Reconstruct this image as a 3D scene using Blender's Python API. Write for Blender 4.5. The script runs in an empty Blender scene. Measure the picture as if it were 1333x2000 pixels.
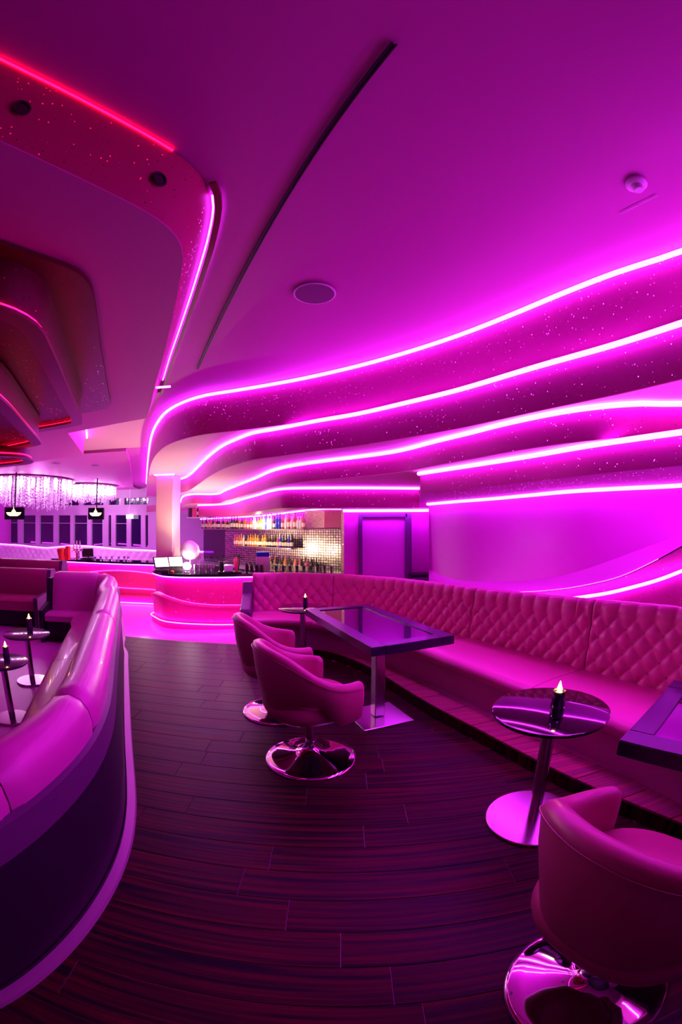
import bpy, bmesh, math, random
import numpy as np
from mathutils import Vector, Matrix
from mathutils.geometry import tessellate_polygon

random.seed(7)
S = bpy.context.scene
COL = S.collection
R = math.radians

# ------------------------------------------------------------------ camera
FPX, PITCH, ROLL, H = 847.4, 0.0353, -0.0046, 1.5     # 15 mm class fisheye on a 24 x 36 frame, eye height 1.5 m
cd = bpy.data.cameras.new('camera'); cam = bpy.data.objects.new('camera', cd); COL.objects.link(cam)
cd.type = 'PANO'
cd.sensor_fit = 'VERTICAL'; cd.sensor_width = 24.0; cd.sensor_height = 36.0
cd.panorama_type = 'FISHEYE_LENS_POLYNOMIAL'
cd.fisheye_fov = R(200)
cd.fisheye_polynomial_k0 = 0.0
cd.fisheye_polynomial_k1 = -36.0 / 2000.0 * 0 - 1.0 / (FPX * 36.0 / 2000.0)
cd.fisheye_polynomial_k2 = cd.fisheye_polynomial_k3 = cd.fisheye_polynomial_k4 = 0.0
cd.clip_start = 0.02; cd.clip_end = 200
cam.location = (0, 0, H)
cam.rotation_mode = 'XYZ'
cam.matrix_world = Matrix.Translation((0, 0, H)) @ Matrix.Rotation(math.pi / 2 + PITCH, 4, 'X') @ Matrix.Rotation(ROLL, 4, 'Z')
S.camera = cam

# ------------------------------------------------------------------ world and exposure
w = bpy.data.worlds.new('night'); S.world = w; w.use_nodes = True
w.node_tree.nodes['Background'].inputs[0].default_value = (0.35, 0.12, 0.6, 1)
w.node_tree.nodes['Background'].inputs[1].default_value = 0.03
S.view_settings.view_transform = 'Standard'; S.view_settings.look = 'None'
S.view_settings.exposure = 0.0; S.view_settings.gamma = 1.0
S.cycles.use_denoising = True
S.cycles.max_bounces = 7; S.cycles.diffuse_bounces = 4; S.cycles.glossy_bounces = 4; S.cycles.transmission_bounces = 6
S.cycles.sample_clamp_indirect = 6.0
S.cycles.caustics_reflective = False; S.cycles.caustics_refractive = False

LED_COL = (0.66, 0.030, 1.0); LED_STR = 30.0

def lamp(name, kind, loc, color, power, size=0.1, rot=None, spot=None):
    d = bpy.data.lights.new(name, kind); d.color = color; d.energy = power
    if kind == 'AREA': d.size = size
    elif kind in ('POINT', 'SPOT'): d.shadow_soft_size = size
    if kind == 'SPOT' and spot: d.spot_size = R(spot); d.spot_blend = 0.6
    o = bpy.data.objects.new(name, d); COL.objects.link(o); o.location = loc
    if rot is not None: o.rotation_euler = rot
    return o
def aim(o, target):
    o.rotation_euler = (Vector(target) - o.location).to_track_quat('-Z', 'Y').to_euler()

WARM = (1.0, 0.72, 0.42)
# working lights of the bar (warm white), an added wing fill, an added red spot, chandeliers
lamp('bar_counter_light', 'POINT', (-2.3, 8.35, 1.0), WARM, 30, 0.02)
lamp('added_wing_fill', 'POINT', (-4.35, 8.7, 1.15), WARM, 22, 0.02)  # added warm fill for the ceiling left of the bar
lamp('bar_counter_light', 'POINT', (-1.2, 8.1, 1.0), WARM, 9, 0.02)
lamp('bar_shelf_light', 'POINT', (-1.75, 9.1, 1.60), WARM, 26, 0.02)
lamp('bar_shelf_light', 'POINT', (-0.7, 8.1, 1.60), WARM, 2, 0.02)
l = lamp('added_red_spot', 'SPOT', (-0.74, 1.25, 2.83), (1.0, 0.01, 0.05), 55, 0.02, spot=62); aim(l, (1.75, 2.1, 2.75))  # added to redden the right-hand fascia; the recessed lens itself is dark
# ------------------------------------------------------------------ camera model used only to read places off the photograph
def ray(px, py):
    dx, dy = px - 666.5, 1000 - py
    r = math.hypot(dx, dy) + 1e-9; th = r / FPX
    x, y, z = math.sin(th) * dx / r, math.cos(th), math.sin(th) * dy / r
    c, s = math.cos(ROLL), math.sin(ROLL); x, z = c * x - s * z, s * x + c * z
    c, s = math.cos(PITCH), math.sin(PITCH); y, z = c * y - s * z, s * y + c * z
    return x, y, z
def at(px, py, z):                      # where the photograph's line of sight meets height z
    x, y, v = ray(px, py); t = (z - H) / v
    return Vector((x * t, y * t, z))
def atd(px, py, d):                     # ... at horizontal distance d
    x, y, v = ray(px, py); t = d / math.hypot(x, y)
    return Vector((x * t, y * t, H + v * t))
def aty(px, py, Y):                     # ... at depth Y
    x, y, v = ray(px, py); t = Y / y
    return Vector((x * t, Y, H + v * t))

# ------------------------------------------------------------------ materials
def mat(name, color, rough=0.5, metal=0.0, emit=None, estr=0.0, trans=0.0, ior=1.45, spec=0.5, coat=0.0, sheen=0.0):
    m = bpy.data.materials.new(name); m.use_nodes = True
    b = m.node_tree.nodes['Principled BSDF']
    b.inputs['Base Color'].default_value = (*color, 1); b.inputs['Roughness'].default_value = rough
    b.inputs['Metallic'].default_value = metal; b.inputs['IOR'].default_value = ior
    b.inputs['Specular IOR Level'].default_value = spec
    b.inputs['Transmission Weight'].default_value = trans; b.inputs['Coat Weight'].default_value = coat
    b.inputs['Sheen Weight'].default_value = sheen
    if emit: b.inputs['Emission Color'].default_value = (*emit, 1); b.inputs['Emission Strength'].default_value = estr
    return m
def N(m, t, **kw):
    n = m.node_tree.nodes.new(t)
    for k, v in kw.items(): setattr(n, k, v)
    return n
def lk(m, a, b): m.node_tree.links.new(a, b)
def BS(m): return m.node_tree.nodes['Principled BSDF']
def noise_bump(m, scale, strength, dist=0.01, detail=3):
    tc = N(m, 'ShaderNodeTexCoord'); n = N(m, 'ShaderNodeTexNoise'); n.inputs['Scale'].default_value = scale; n.inputs['Detail'].default_value = detail
    b = N(m, 'ShaderNodeBump'); b.inputs['Strength'].default_value = strength; b.inputs['Distance'].default_value = dist
    lk(m, tc.outputs['Object'], n.inputs['Vector']); lk(m, n.outputs['Fac'], b.inputs['Height']); lk(m, b.outputs['Normal'], BS(m).inputs['Normal'])
    return n
def vary(m, scale, c1, c2, mapscale=None):
    tc = N(m, 'ShaderNodeTexCoord'); n = N(m, 'ShaderNodeTexNoise'); n.inputs['Scale'].default_value = scale
    src = tc.outputs['Object']
    if mapscale:
        mp = N(m, 'ShaderNodeMapping'); mp.inputs['Scale'].default_value = mapscale; lk(m, src, mp.inputs['Vector']); src = mp.outputs['Vector']
    r = N(m, 'ShaderNodeValToRGB'); r.color_ramp.elements[0].position = 0.3; r.color_ramp.elements[1].position = 0.7
    r.color_ramp.elements[0].color = (*c1, 1); r.color_ramp.elements[1].color = (*c2, 1)
    lk(m, src, n.inputs['Vector']); lk(m, n.outputs['Fac'], r.inputs['Fac']); lk(m, r.outputs['Color'], BS(m).inputs['Base Color'])
def glitter(name, color, rough=0.45, flakes=0.05, scale=130):
    """paint with sparse mirror flakes lying at random angles"""
    m = mat(name, color, rough)
    tc = N(m, 'ShaderNodeTexCoord'); v = N(m, 'ShaderNodeTexVoronoi'); v.inputs['Scale'].default_value = scale
    lk(m, tc.outputs['Object'], v.inputs['Vector'])
    sep = N(m, 'ShaderNodeSeparateColor'); lk(m, v.outputs['Color'], sep.inputs[0])
    lt = N(m, 'ShaderNodeMath', operation='LESS_THAN'); lt.inputs[1].default_value = flakes; lk(m, sep.outputs[0], lt.inputs[0])
    dd = N(m, 'ShaderNodeMath', operation='LESS_THAN'); dd.inputs[1].default_value = 0.42; lk(m, v.outputs['Distance'], dd.inputs[0])
    mu = N(m, 'ShaderNodeMath', operation='MULTIPLY'); lk(m, lt.outputs[0], mu.inputs[0]); lk(m, dd.outputs[0], mu.inputs[1])
    geo = N(m, 'ShaderNodeNewGeometry')
    sub = N(m, 'ShaderNodeVectorMath', operation='SUBTRACT'); sub.inputs[1].default_value = (0.5, 0.5, 0.5); lk(m, v.outputs['Color'], sub.inputs[0])
    sc = N(m, 'ShaderNodeVectorMath', operation='SCALE'); sc.inputs['Scale'].default_value = 1.6; lk(m, sub.outputs[0], sc.inputs[0])
    ad = N(m, 'ShaderNodeVectorMath', operation='ADD'); lk(m, geo.outputs['Normal'], ad.inputs[0]); lk(m, sc.outputs[0], ad.inputs[1])
    nn = N(m, 'ShaderNodeVectorMath', operation='NORMALIZE'); lk(m, ad.outputs[0], nn.inputs[0])
    g = N(m, 'ShaderNodeBsdfGlossy'); g.inputs['Color'].default_value = (1, 0.9, 0.9, 1); g.inputs['Roughness'].default_value = 0.12; lk(m, nn.outputs[0], g.inputs['Normal'])
    mx = N(m, 'ShaderNodeMixShader'); out = m.node_tree.nodes['Material Output']
    lk(m, mu.outputs[0], mx.inputs[0]); lk(m, BS(m).outputs[0], mx.inputs[1]); lk(m, g.outputs[0], mx.inputs[2]); lk(m, mx.outputs[0], out.inputs['Surface'])
    return m

M = {}
M['paint'] = mat('magenta_lit_paint', (0.58, 0.12, 0.43), 0.6)  # whitish surface with the magenta LED light put into its colour
M['soffitpaint'] = mat('smooth_blush_paint', (0.74, 0.50, 0.46), 0.6)
M['wallpaint'] = mat('pink_lit_wall_paint', (0.80, 0.11, 0.74), 0.38)  # same whitish surface, pink strip light tinted into the base colour
M['glitter'] = glitter('pink_glitter_paint', (0.42, 0.035, 0.21), 0.5, 0.03, 150)
M['glitter_red'] = glitter('red_glitter_paint', (0.40, 0.015, 0.09), 0.5, 0.03, 150)
M['glitter_bar'] = glitter('hot_pink_glitter_paint', (0.85, 0.04, 0.24), 0.45, 0.03, 90)
M['glitter_pale'] = glitter('pale_glitter_paint', (0.62, 0.40, 0.42), 0.4, 0.25, 60)
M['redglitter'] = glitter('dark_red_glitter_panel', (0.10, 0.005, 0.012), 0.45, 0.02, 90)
M['redlip'] = mat('dark_red_lacquer', (0.20, 0.015, 0.04), 0.4)
M['led'] = mat('led_diffuser', (0.8, 0.8, 0.8), 0.5, emit=LED_COL, estr=LED_STR)
M['ledsoft'] = mat('dim_led_diffuser', (0.8, 0.8, 0.8), 0.5, emit=LED_COL, estr=12.0)
M['redled'] = mat('red_led_diffuser', (0.8, 0.8, 0.8), 0.5, emit=(1.0, 0.002, 0.035), estr=7.0)
M['floorbase'] = mat('light_joint_filler', (0.50, 0.28, 0.46), 0.5)
M['tile'] = mat('pale_glossy_tile', (0.82, 0.22, 0.74), 0.25)
M['leather'] = mat('rose_leather', (0.58, 0.11, 0.40), 0.36, coat=0.15); noise_bump(M['leather'], 160, 0.12, 0.002)
M['leather2'] = mat('rose_leather_bench', (0.80, 0.15, 0.42), 0.36, coat=0.15); noise_bump(M['leather2'], 160, 0.12, 0.002)
M['shell'] = mat('rose_leather_chair', (0.46, 0.09, 0.20), 0.4, coat=0.1); noise_bump(M['shell'], 160, 0.12, 0.002)
M['button'] = mat('leather_button', (0.40, 0.13, 0.18), 0.4)
M['darkpanel'] = mat('dark_laminate', (0.022, 0.014, 0.028), 0.5, spec=0.25)
M['capband'] = mat('plum_laminate_band', (0.11, 0.055, 0.12), 0.45, spec=0.3)
M['kick'] = mat('brushed_trim', (0.45, 0.35, 0.42), 0.4, 0.3)
M['chrome'] = mat('chrome', (0.9, 0.88, 0.9), 0.04, 1.0)
M['steel'] = mat('brushed_steel', (0.72, 0.68, 0.74), 0.22, 1.0)
M['black'] = mat('black_gloss', (0.012, 0.01, 0.014), 0.06, coat=0.6, spec=0.7)
M['blackmatte'] = mat('black_matte', (0.012, 0.01, 0.014), 0.5)
M['tabletop'] = mat('violet_black_lacquer', (0.035, 0.02, 0.06), 0.16, coat=0.5)
M['tableframe'] = mat('dark_veneer_frame', (0.028, 0.014, 0.05), 0.22, spec=0.3)
M['darkglass'] = mat('dark_glass_inset', (0.02, 0.012, 0.03), 0.03, coat=1.0, spec=0.9)
M['glass'] = mat('clear_glass', (0.95, 0.95, 0.97), 0.02, trans=1.0)
M['nightglass'] = mat('night_window_glass', (0.015, 0.006, 0.05), 0.06, spec=0.8, coat=0.6)
M['candle'] = mat('candle_flame', (1, 0.5, 0.1), 0.5, emit=(1.0, 0.42, 0.06), estr=60)
M['smoked'] = mat('smoked_glass', (0.10, 0.06, 0.16), 0.05, trans=0.55, coat=0.5)
M['cream'] = mat('cream_column_paint', (0.72, 0.52, 0.42), 0.5)
M['mosaic'] = mat('mirror_mosaic', (0.62, 0.56, 0.50), 0.26, 1.0)
M['shelf'] = mat('steel_shelf', (0.5, 0.45, 0.5), 0.3, 0.8)
M['white'] = mat('white_plastic', (0.8, 0.78, 0.8), 0.4)
M['grille'] = mat('speaker_grille', (0.22, 0.12, 0.2), 0.7)
M['crystal'] = mat('crystal_strand', (0.95, 0.9, 1.0), 0.08, trans=0.35, spec=0.9)
M['lampwhite'] = mat('lamp_globe', (1, 1, 1), 0.5, emit=(1.0, 0.93, 0.80), estr=60)
M['globe'] = mat('blob_globe', (1, 0.9, 0.95), 0.35, trans=0.5)
M['screen'] = mat('black_screen', (0.008, 0.006, 0.01), 0.12)
M['logo'] = mat('screen_emblem', (0.9, 0.8, 0.4), 0.5, emit=(1.0, 0.86, 0.50), estr=1.6)
M['posscreen'] = mat('till_screen', (0.9, 0.9, 0.8), 0.4, emit=(1.0, 0.9, 0.75), estr=1.3)
M['exitwhite'] = mat('lit_sign', (1, 1, 1), 0.5, emit=(1.0, 0.8, 1.0), estr=3.0)
M['cove_bench'] = mat('white_tufted_leather', (0.85, 0.72, 0.85), 0.35)
M['frame'] = mat('white_window_frame', (0.55, 0.40, 0.55), 0.5)
M['door'] = mat('door_leaf_paint', (0.75, 0.12, 0.75), 0.4)
M['doorframe'] = mat('dark_door_frame', (0.14, 0.07, 0.20), 0.4)
M['blue'] = mat('blue_box', (0.01, 0.03, 0.6), 0.5)
M['pink'] = mat('pink_plastic', (0.9, 0.08, 0.25), 0.4)
M['red'] = mat('red_plastic', (0.85, 0.06, 0.03), 0.35)
for k, c in dict(amber=(0.55, 0.22, 0.03), dark=(0.03, 0.03, 0.02), green=(0.12, 0.28, 0.05), clear=(0.75, 0.78, 0.85), blue=(0.03, 0.05, 0.6), rose=(0.6, 0.08, 0.2)).items():
    M['b_' + k] = mat('bottle_glass_' + k, c, 0.08, coat=0.6)
M['b_label'] = mat('paper_label', (0.8, 0.75, 0.65), 0.6)
M['b_cap'] = mat('bottle_cap', (0.08, 0.05, 0.06), 0.35)
# dark striped veneer of the planks
def plank_mat(name, a, b, rough):
    m = mat(name, a, rough)
    tc = N(m, 'ShaderNodeTexCoord'); oi = N(m, 'ShaderNodeObjectInfo')
    mp = N(m, 'ShaderNodeMapping'); mp.inputs['Scale'].default_value = (0.7, 26, 1)
    cmb = N(m, 'ShaderNodeCombineXYZ'); mul = N(m, 'ShaderNodeMath', operation='MULTIPLY'); mul.inputs[1].default_value = 37.0
    lk(m, oi.outputs['Random'], mul.inputs[0]); lk(m, mul.outputs[0], cmb.inputs[1]); lk(m, mul.outputs[0], cmb.inputs[0]); lk(m, cmb.outputs[0], mp.inputs['Location'])
    lk(m, tc.outputs['Object'], mp.inputs['Vector'])
    n = N(m, 'ShaderNodeTexNoise'); n.inputs['Scale'].default_value = 1.6; n.inputs['Detail'].default_value = 4; lk(m, mp.outputs[0], n.inputs['Vector'])
    r = N(m, 'ShaderNodeValToRGB'); r.color_ramp.elements[0].position = 0.38; r.color_ramp.elements[1].position = 0.66
    r.color_ramp.elements[0].color = (*a, 1); r.color_ramp.elements[1].color = (*b, 1)
    lk(m, n.outputs['Fac'], r.inputs['Fac']); lk(m, r.outputs['Color'], BS(m).inputs['Base Color'])
    rr = N(m, 'ShaderNodeMapRange'); rr.inputs[3].default_value = rough * 0.8; rr.inputs[4].default_value = rough * 1.25; lk(m, n.outputs['Fac'], rr.inputs[0]); lk(m, rr.outputs[0], BS(m).inputs['Roughness'])
    return m
M['plank'] = plank_mat('dark_striped_veneer', (0.008, 0.003, 0.011), (0.088, 0.008, 0.014), 0.42)
BS(M['plank']).inputs['Specular IOR Level'].default_value = 0.13
M['plank2'] = plank_mat('lit_striped_veneer', (0.30, 0.09, 0.17), (0.62, 0.12, 0.18), 0.45)  # plinth veneer brightened so its colour carries the pink light on it
# mosaic joints
def mosaic_nodes(m):
    tc = N(m, 'ShaderNodeTexCoord'); br = N(m, 'ShaderNodeTexBrick')
    mp = N(m, 'ShaderNodeMapping'); mp.inputs['Rotation'].default_value = (R(90), 0, 0)
    br.inputs['Scale'].default_value = 1.0; br.inputs['Brick Width'].default_value = 0.05; br.inputs['Row Height'].default_value = 0.05; br.inputs['Mortar Size'].default_value = 0.006
    br.offset = 0.0
    br.inputs['Color1'].default_value = (0.78, 0.72, 0.62, 1); br.inputs['Color2'].default_value = (0.45, 0.40, 0.36, 1); br.inputs['Mortar'].default_value = (0.05, 0.03, 0.05, 1)
    lk(m, tc.outputs['Object'], mp.inputs[0]); lk(m, mp.outputs[0], br.inputs['Vector']); lk(m, br.outputs['Color'], BS(m).inputs['Base Color'])
    v = N(m, 'ShaderNodeTexVoronoi'); v.inputs['Scale'].default_value = 20; lk(m, tc.outputs['Object'], v.inputs['Vector'])
    b = N(m, 'ShaderNodeBump'); b.inputs['Strength'].default_value = 0.12; b.inputs['Distance'].default_value = 0.01
    lk(m, v.outputs['Distance'], b.inputs['Height']); lk(m, b.outputs['Normal'], BS(m).inputs['Normal'])
mosaic_nodes(M['mosaic'])

# ------------------------------------------------------------------ mesh helpers
class MB:
    def __init__(s): s.v = []; s.f = []; s.mi = []; s.ms = []; s.cur = 0
    def use(s, m):
        if m not in s.ms: s.ms.append(m)
        s.cur = s.ms.index(m); return s
    def add(s, vs, fs):
        o = len(s.v); s.v += [tuple(v) for v in vs]; s.f += [tuple(i + o for i in f) for f in fs]; s.mi += [s.cur] * len(fs); return s
    def box(s, c, d, rz=0.0):
        x, y, z = d[0] / 2, d[1] / 2, d[2] / 2; cs, sn = math.cos(rz), math.sin(rz); vs = []
        for k in (-z, z):
            for i, j in ((-x, -y), (x, -y), (x, y), (-x, y)): vs.append((c[0] + i * cs - j * sn, c[1] + i * sn + j * cs, c[2] + k))
        return s.add(vs, [(3, 2, 1, 0), (4, 5, 6, 7), (0, 1, 5, 4), (1, 2, 6, 5), (2, 3, 7, 6), (3, 0, 4, 7)])
    def bbox(s, c, d, b=0.01, rz=0.0):   # box with chamfered edges
        x, y, z = d[0] / 2, d[1] / 2, d[2] / 2; cs, sn = math.cos(rz), math.sin(rz)
        def ring(xx, yy, k, e):
            pts = [(-xx + e, -yy), (xx - e, -yy), (xx, -yy + e), (xx, yy - e), (xx - e, yy), (-xx + e, yy), (-xx, yy - e), (-xx, -yy + e)]
            return [(c[0] + i * cs - j * sn, c[1] + i * sn + j * cs, c[2] + k) for i, j in pts]
        rs = [ring(x - b, y - b, -z, b * .6), ring(x, y, -z + b, b), ring(x, y, z - b, b), ring(x - b, y - b, z, b * .6)]
        vs = sum(rs, []); fs = [tuple(range(7, -1, -1)), tuple(range(24, 32))]
        for r in range(3):
            for i in range(8): j = (i + 1) % 8; fs.append((r * 8 + i, r * 8 + j, r * 8 + 8 + j, r * 8 + 8 + i))
        return s.add(vs, fs)
    def lathe(s, prof, c=(0, 0, 0), n=32, cap=True):
        vs = []; fs = []
        for r, z in prof:
            for i in range(n): a = 2 * math.pi * i / n; vs.append((c[0] + r * math.cos(a), c[1] + r * math.sin(a), c[2] + z))
        for k in range(len(prof) - 1):
            for i in range(n): j = (i + 1) % n; fs.append((k * n + i, k * n + j, (k + 1) * n + j, (k + 1) * n + i))
        if cap: fs.append(tuple(range(n - 1, -1, -1))); fs.append(tuple((len(prof) - 1) * n + i for i in range(n)))
        return s.add(vs, fs)
    def tube(s, pts, r, n=6):
        pts = [Vector(p) for p in pts]; vs = []; fs = []
        for i, p in enumerate(pts):
            t = (pts[min(i + 1, len(pts) - 1)] - pts[max(i - 1, 0)]).normalized()
            a = t.orthogonal().normalized() if abs(t.z) > .95 else Vector((0, 0, 1)).cross(t).normalized(); b = t.cross(a)
            for k in range(n): q = 2 * math.pi * (k + .5) / n; vs.append(p + (a * math.cos(q) + b * math.sin(q)) * r)
        for i in range(len(pts) - 1):
            for k in range(n): j = (k + 1) % n; fs.append((i * n + k, i * n + j, (i + 1) * n + j, (i + 1) * n + k))
        fs.append(tuple(range(n - 1, -1, -1))); fs.append(tuple((len(pts) - 1) * n + k for k in range(n)))
        return s.add(vs, fs)
    def grid(s, rows, closed=False):    # rows: equal-length lists of points
        n = len(rows[0]); vs = sum([list(r) for r in rows], []); fs = []
        for i in range(len(rows) - 1):
            for k in range(n if closed else n - 1): j = (k + 1) % n; fs.append((i * n + k, i * n + j, (i + 1) * n + j, (i + 1) * n + k))
        return s.add(vs, fs)
    def plate(s, poly, z0, z1):         # prism over a plan polygon
        n = len(poly); tr = tessellate_polygon([[Vector((p[0], p[1], 0)) for p in poly]])
        vs = [(p[0], p[1], z0) for p in poly] + [(p[0], p[1], z1) for p in poly]
        fs = [tuple(t) for t in tr] + [tuple(i + n for i in reversed(t)) for t in tr]
        fs += [(i, (i + 1) % n, n + (i + 1) % n, n + i) for i in range(n)]
        return s.add(vs, fs)
    def mesh(s, name):
        me = bpy.data.meshes.new(name); me.from_pydata(s.v, [], s.f)
        for m in s.ms: me.materials.append(M[m])
        me.polygons.foreach_set('material_index', s.mi)
        bm = bmesh.new(); bm.from_mesh(me); bmesh.ops.recalc_face_normals(bm, faces=bm.faces); bm.to_mesh(me); bm.free()
        return me
    def build(s, name, m=None, parent=None, smooth=False, loc=None, subsurf=0):
        if m and not s.ms: s.ms = [m]
        me = s.mesh(name); o = bpy.data.objects.new(name, me); COL.objects.link(o)
        if parent: o.parent = parent
        if loc is not None: o.location = loc
        if smooth:
            me.polygons.foreach_set('use_smooth', [True] * len(me.polygons))
            try: me.set_sharp_from_angle(angle=R(smooth if smooth is not True else 40))
            except Exception: pass
        if subsurf: md = o.modifiers.new('s', 'SUBSURF'); md.levels = md.render_levels = subsurf
        return o
def tag(o, label=None, cat=None, group=None, kind=None):
    if label: o['label'] = label
    if cat: o['category'] = cat
    if group: o['group'] = group
    if kind: o['kind'] = kind
    return o
def thing(name, label, cat, loc=(0, 0, 0), rz=0, group=None):
    o = bpy.data.objects.new(name, None); COL.objects.link(o); o.location = loc; o.rotation_euler = (0, 0, rz); o.empty_display_size = .1
    return tag(o, label, cat, group)
def copy_tree(o, parent=None):
    c = o.copy(); COL.objects.link(c); c.parent = parent
    for ch in list(o.children): copy_tree(ch, c)
    return c
def spline(pts, n, keep_ends=True):
    """Catmull-Rom through points, resampled evenly"""
    P = [np.array(p, float) for p in pts]; P = [2 * P[0] - P[1]] + P + [2 * P[-1] - P[-2]]; out = []
    for i in range(1, len(P) - 2):
        p0, p1, p2, p3 = P[i - 1:i + 3]
        def tj(ti, a, b): return ti + max(np.linalg.norm(b - a), 1e-6) ** .5
        t0 = 0; t1 = tj(t0, p0, p1); t2 = tj(t1, p1, p2); t3 = tj(t2, p2, p3)
        for t in np.linspace(t1, t2, 14, endpoint=False):
            A1 = (t1 - t) / (t1 - t0) * p0 + (t - t0) / (t1 - t0) * p1; A2 = (t2 - t) / (t2 - t1) * p1 + (t - t1) / (t2 - t1) * p2; A3 = (t3 - t) / (t3 - t2) * p2 + (t - t2) / (t3 - t2) * p3
            B1 = (t2 - t) / (t2 - t0) * A1 + (t - t0) / (t2 - t0) * A2; B2 = (t3 - t) / (t3 - t1) * A2 + (t - t1) / (t3 - t1) * A3
            out.append((t2 - t) / (t2 - t1) * B1 + (t - t1) / (t2 - t1) * B2)
    out.append(P[-2]); out = np.array(out)
    d = np.r_[0, np.cumsum(np.linalg.norm(np.diff(out, axis=0), axis=1))]
    s = np.linspace(0, d[-1], n); return np.stack([np.interp(s, d, out[:, k]) for k in range(out.shape[1])], 1)
def smooth_curve(c, it=6):
    c = c.copy()
    for _ in range(it): c[1:-1] = (c[:-2] + 2 * c[1:-1] + c[2:]) / 4
    return c
def normals(c):
    t = np.gradient(c[:, :2], axis=0); t /= np.linalg.norm(t, axis=1)[:, None] + 1e-9
    return np.stack([t[:, 1], -t[:, 0]], 1)     # to the right of travel
def offset(c, d):
    o = c.copy(); o[:, :2] += normals(c) * (np.asarray(d).reshape(-1, 1) if np.ndim(d) else d); return o
def pxs(pts, z): return [tuple(at(a, b, z)) for a, b in pts]
def set3(c, z): return [(p[0], p[1], z if not callable(z) else z(i)) for i, p in enumerate(c)]

# ================================================================== the setting
ZC, Z2, Z3, Z4, Z5, ZLOW = 3.0, 2.53, 2.22, 2.0, 1.74, -0.3
MB().box((-3, 6.5, ZC + .11), (24, 20, .2)).build('ceiling', 'paint')['kind'] = 'structure'
# plan of the raised lounge floor
couch_px = [(245, 1250), (243, 1350), (245, 1450), (252, 1580), (245, 1650), (215, 1730), (160, 1810), (100, 1880), (0, 1955)]
couch_plan = spline([(-2.95, 5.28)] + [p[:2] for p in pxs(couch_px, 0)][1:] + [(-1.3, .05), (-1.75, -.3)], 120)
couch_plan = smooth_curve(couch_plan, 30)
plinth_lo = spline([(-.9, 5.05), (-.3, 4.95)] + [p[:2] for p in pxs([(700, 1290), (800, 1350), (850, 1380), (950, 1430), (1100, 1510), (1333, 1605)], .1)] + [(1.75, .7), (1.85, 0)], 60)
plinth_hi = spline([(-.85, 5.2), (-.2, 5.1)] + [p[:2] for p in pxs([(700, 1275), (800, 1320), (900, 1372), (1000, 1420), (1100, 1462), (1333, 1560)], .1)] + [(1.92, .7), (2.0, 0)], 60)
plinth_lo = smooth_curve(plinth_lo, 12); plinth_hi = smooth_curve(plinth_hi, 12)
EDGE_Y = 5.33
fl = MB().plate([(-9, -1.5), (4.5, -1.5), (4.5, 5.34), (-2.95, 5.33), (-4.5, 7.9), (-9, 7.9)], -.3, -.005).build('floor', 'floorbase'); fl['kind'] = 'structure'
# pale floor of the seating bay on the left, behind the curved sofa
lw = [(p[0] - .25, p[1]) for p in couch_plan if p[1] > -.2]
MB().plate([(q[0], q[1]) for q in lw] + [(-1.9, -1.4), (-8.9, -1.4), (-8.9, 7.8), (-4.55, 7.8), (-3.05, 5.3)], -.012, -.002).build('bay_floor', 'tile', fl)
# planks
W = .179; rows = [1.290 - W * k + 0.0 for k in range(-23, 10)]
jx = {}
for (px, py) in [(530, 1672), (471, 1720), (562, 1785), (666, 1855), (767, 1924), (829, 1980), (794, 1590), (409, 1455), (437, 1330), (470, 1445)]:
    p = at(px, py, 0); jx[int(math.floor((p.y - 1.290) / W))] = p.x
def xat(c, y):
    return float(np.interp(y, c[::-1, 1] if c[0, 1] > c[-1, 1] else c[:, 1], c[::-1, 0] if c[0, 1] > c[-1, 1] else c[:, 0]))
npl = 0
for k in range(-9, 23):
    y0 = 1.290 + W * k; y1 = min(y0 + W, EDGE_Y)
    if y0 > EDGE_Y - .02: break
    ym = (y0 + y1) / 2; xl = xat(couch_plan, max(ym, -.25)) - .22; xr = xat(plinth_lo, min(max(ym, 0.05), 4.9)) + .03
    if ym > 4.9: xr = -.6
    L = 1.15; j0 = jx.get(k, random.uniform(0, L)); j = j0 + L * math.floor((xl - j0) / L); xs = [xl]
    while j < xr:
        if j > xl + .05: xs.append(j)
        j += L
    xs.append(xr)
    for a, b in zip(xs[:-1], xs[1:]):
        if b - a < .03: continue
        g = .0016
        mb = MB(); hx, hy = (b - a) / 2 - g, (y1 - y0) / 2 - g
        mb.add([(-hx, -hy, -.0045), (hx, -hy, -.0045), (hx, hy, -.0045), (-hx, hy, -.0045), (-hx, -hy, -.001), (hx, -hy, -.001), (hx, hy, -.001), (-hx, hy, -.001), (-hx + .001, -hy + .001, 0), (hx - .001, -hy + .001, 0), (hx - .001, hy - .001, 0), (-hx + .001, hy - .001, 0)],
               [(0, 1, 5, 4), (1, 2, 6, 5), (2, 3, 7, 6), (3, 0, 4, 7), (4, 5, 9, 8), (5, 6, 10, 9), (6, 7, 11, 10), (7, 4, 8, 11), (8, 9, 10, 11)])
        mb.build('plank', 'plank', fl, loc=((a + b) / 2, (y0 + y1) / 2, 0)); npl += 1
# lower bar floor and steps
lf = MB().box((-4, 11.4, ZLOW - .1), (22, 13.6, .2)).build('floor_bar', 'tile'); lf['kind'] = 'structure'
for i, z in enumerate((-.1, -.2)):
    ya = 5.33 + i * .42
    MB().bbox((-1.65, ya + .21, z - .05), (4.5, .42, .1), .008).build('step', 'tile', lf)
    MB().tube([(-2.9, ya + .425, z - .02), (.6, ya + .425, z - .02)], .006, 4).build('step_light', 'ledsoft', lf)
tag(MB().tube([(-2.85, 5.345, -.03), (-1.15, 5.345, -.03)], .006, 4).build('step_light_strip', 'ledsoft'), 'thin pink light line under the edge of the dark plank platform', 'light strip')
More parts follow.
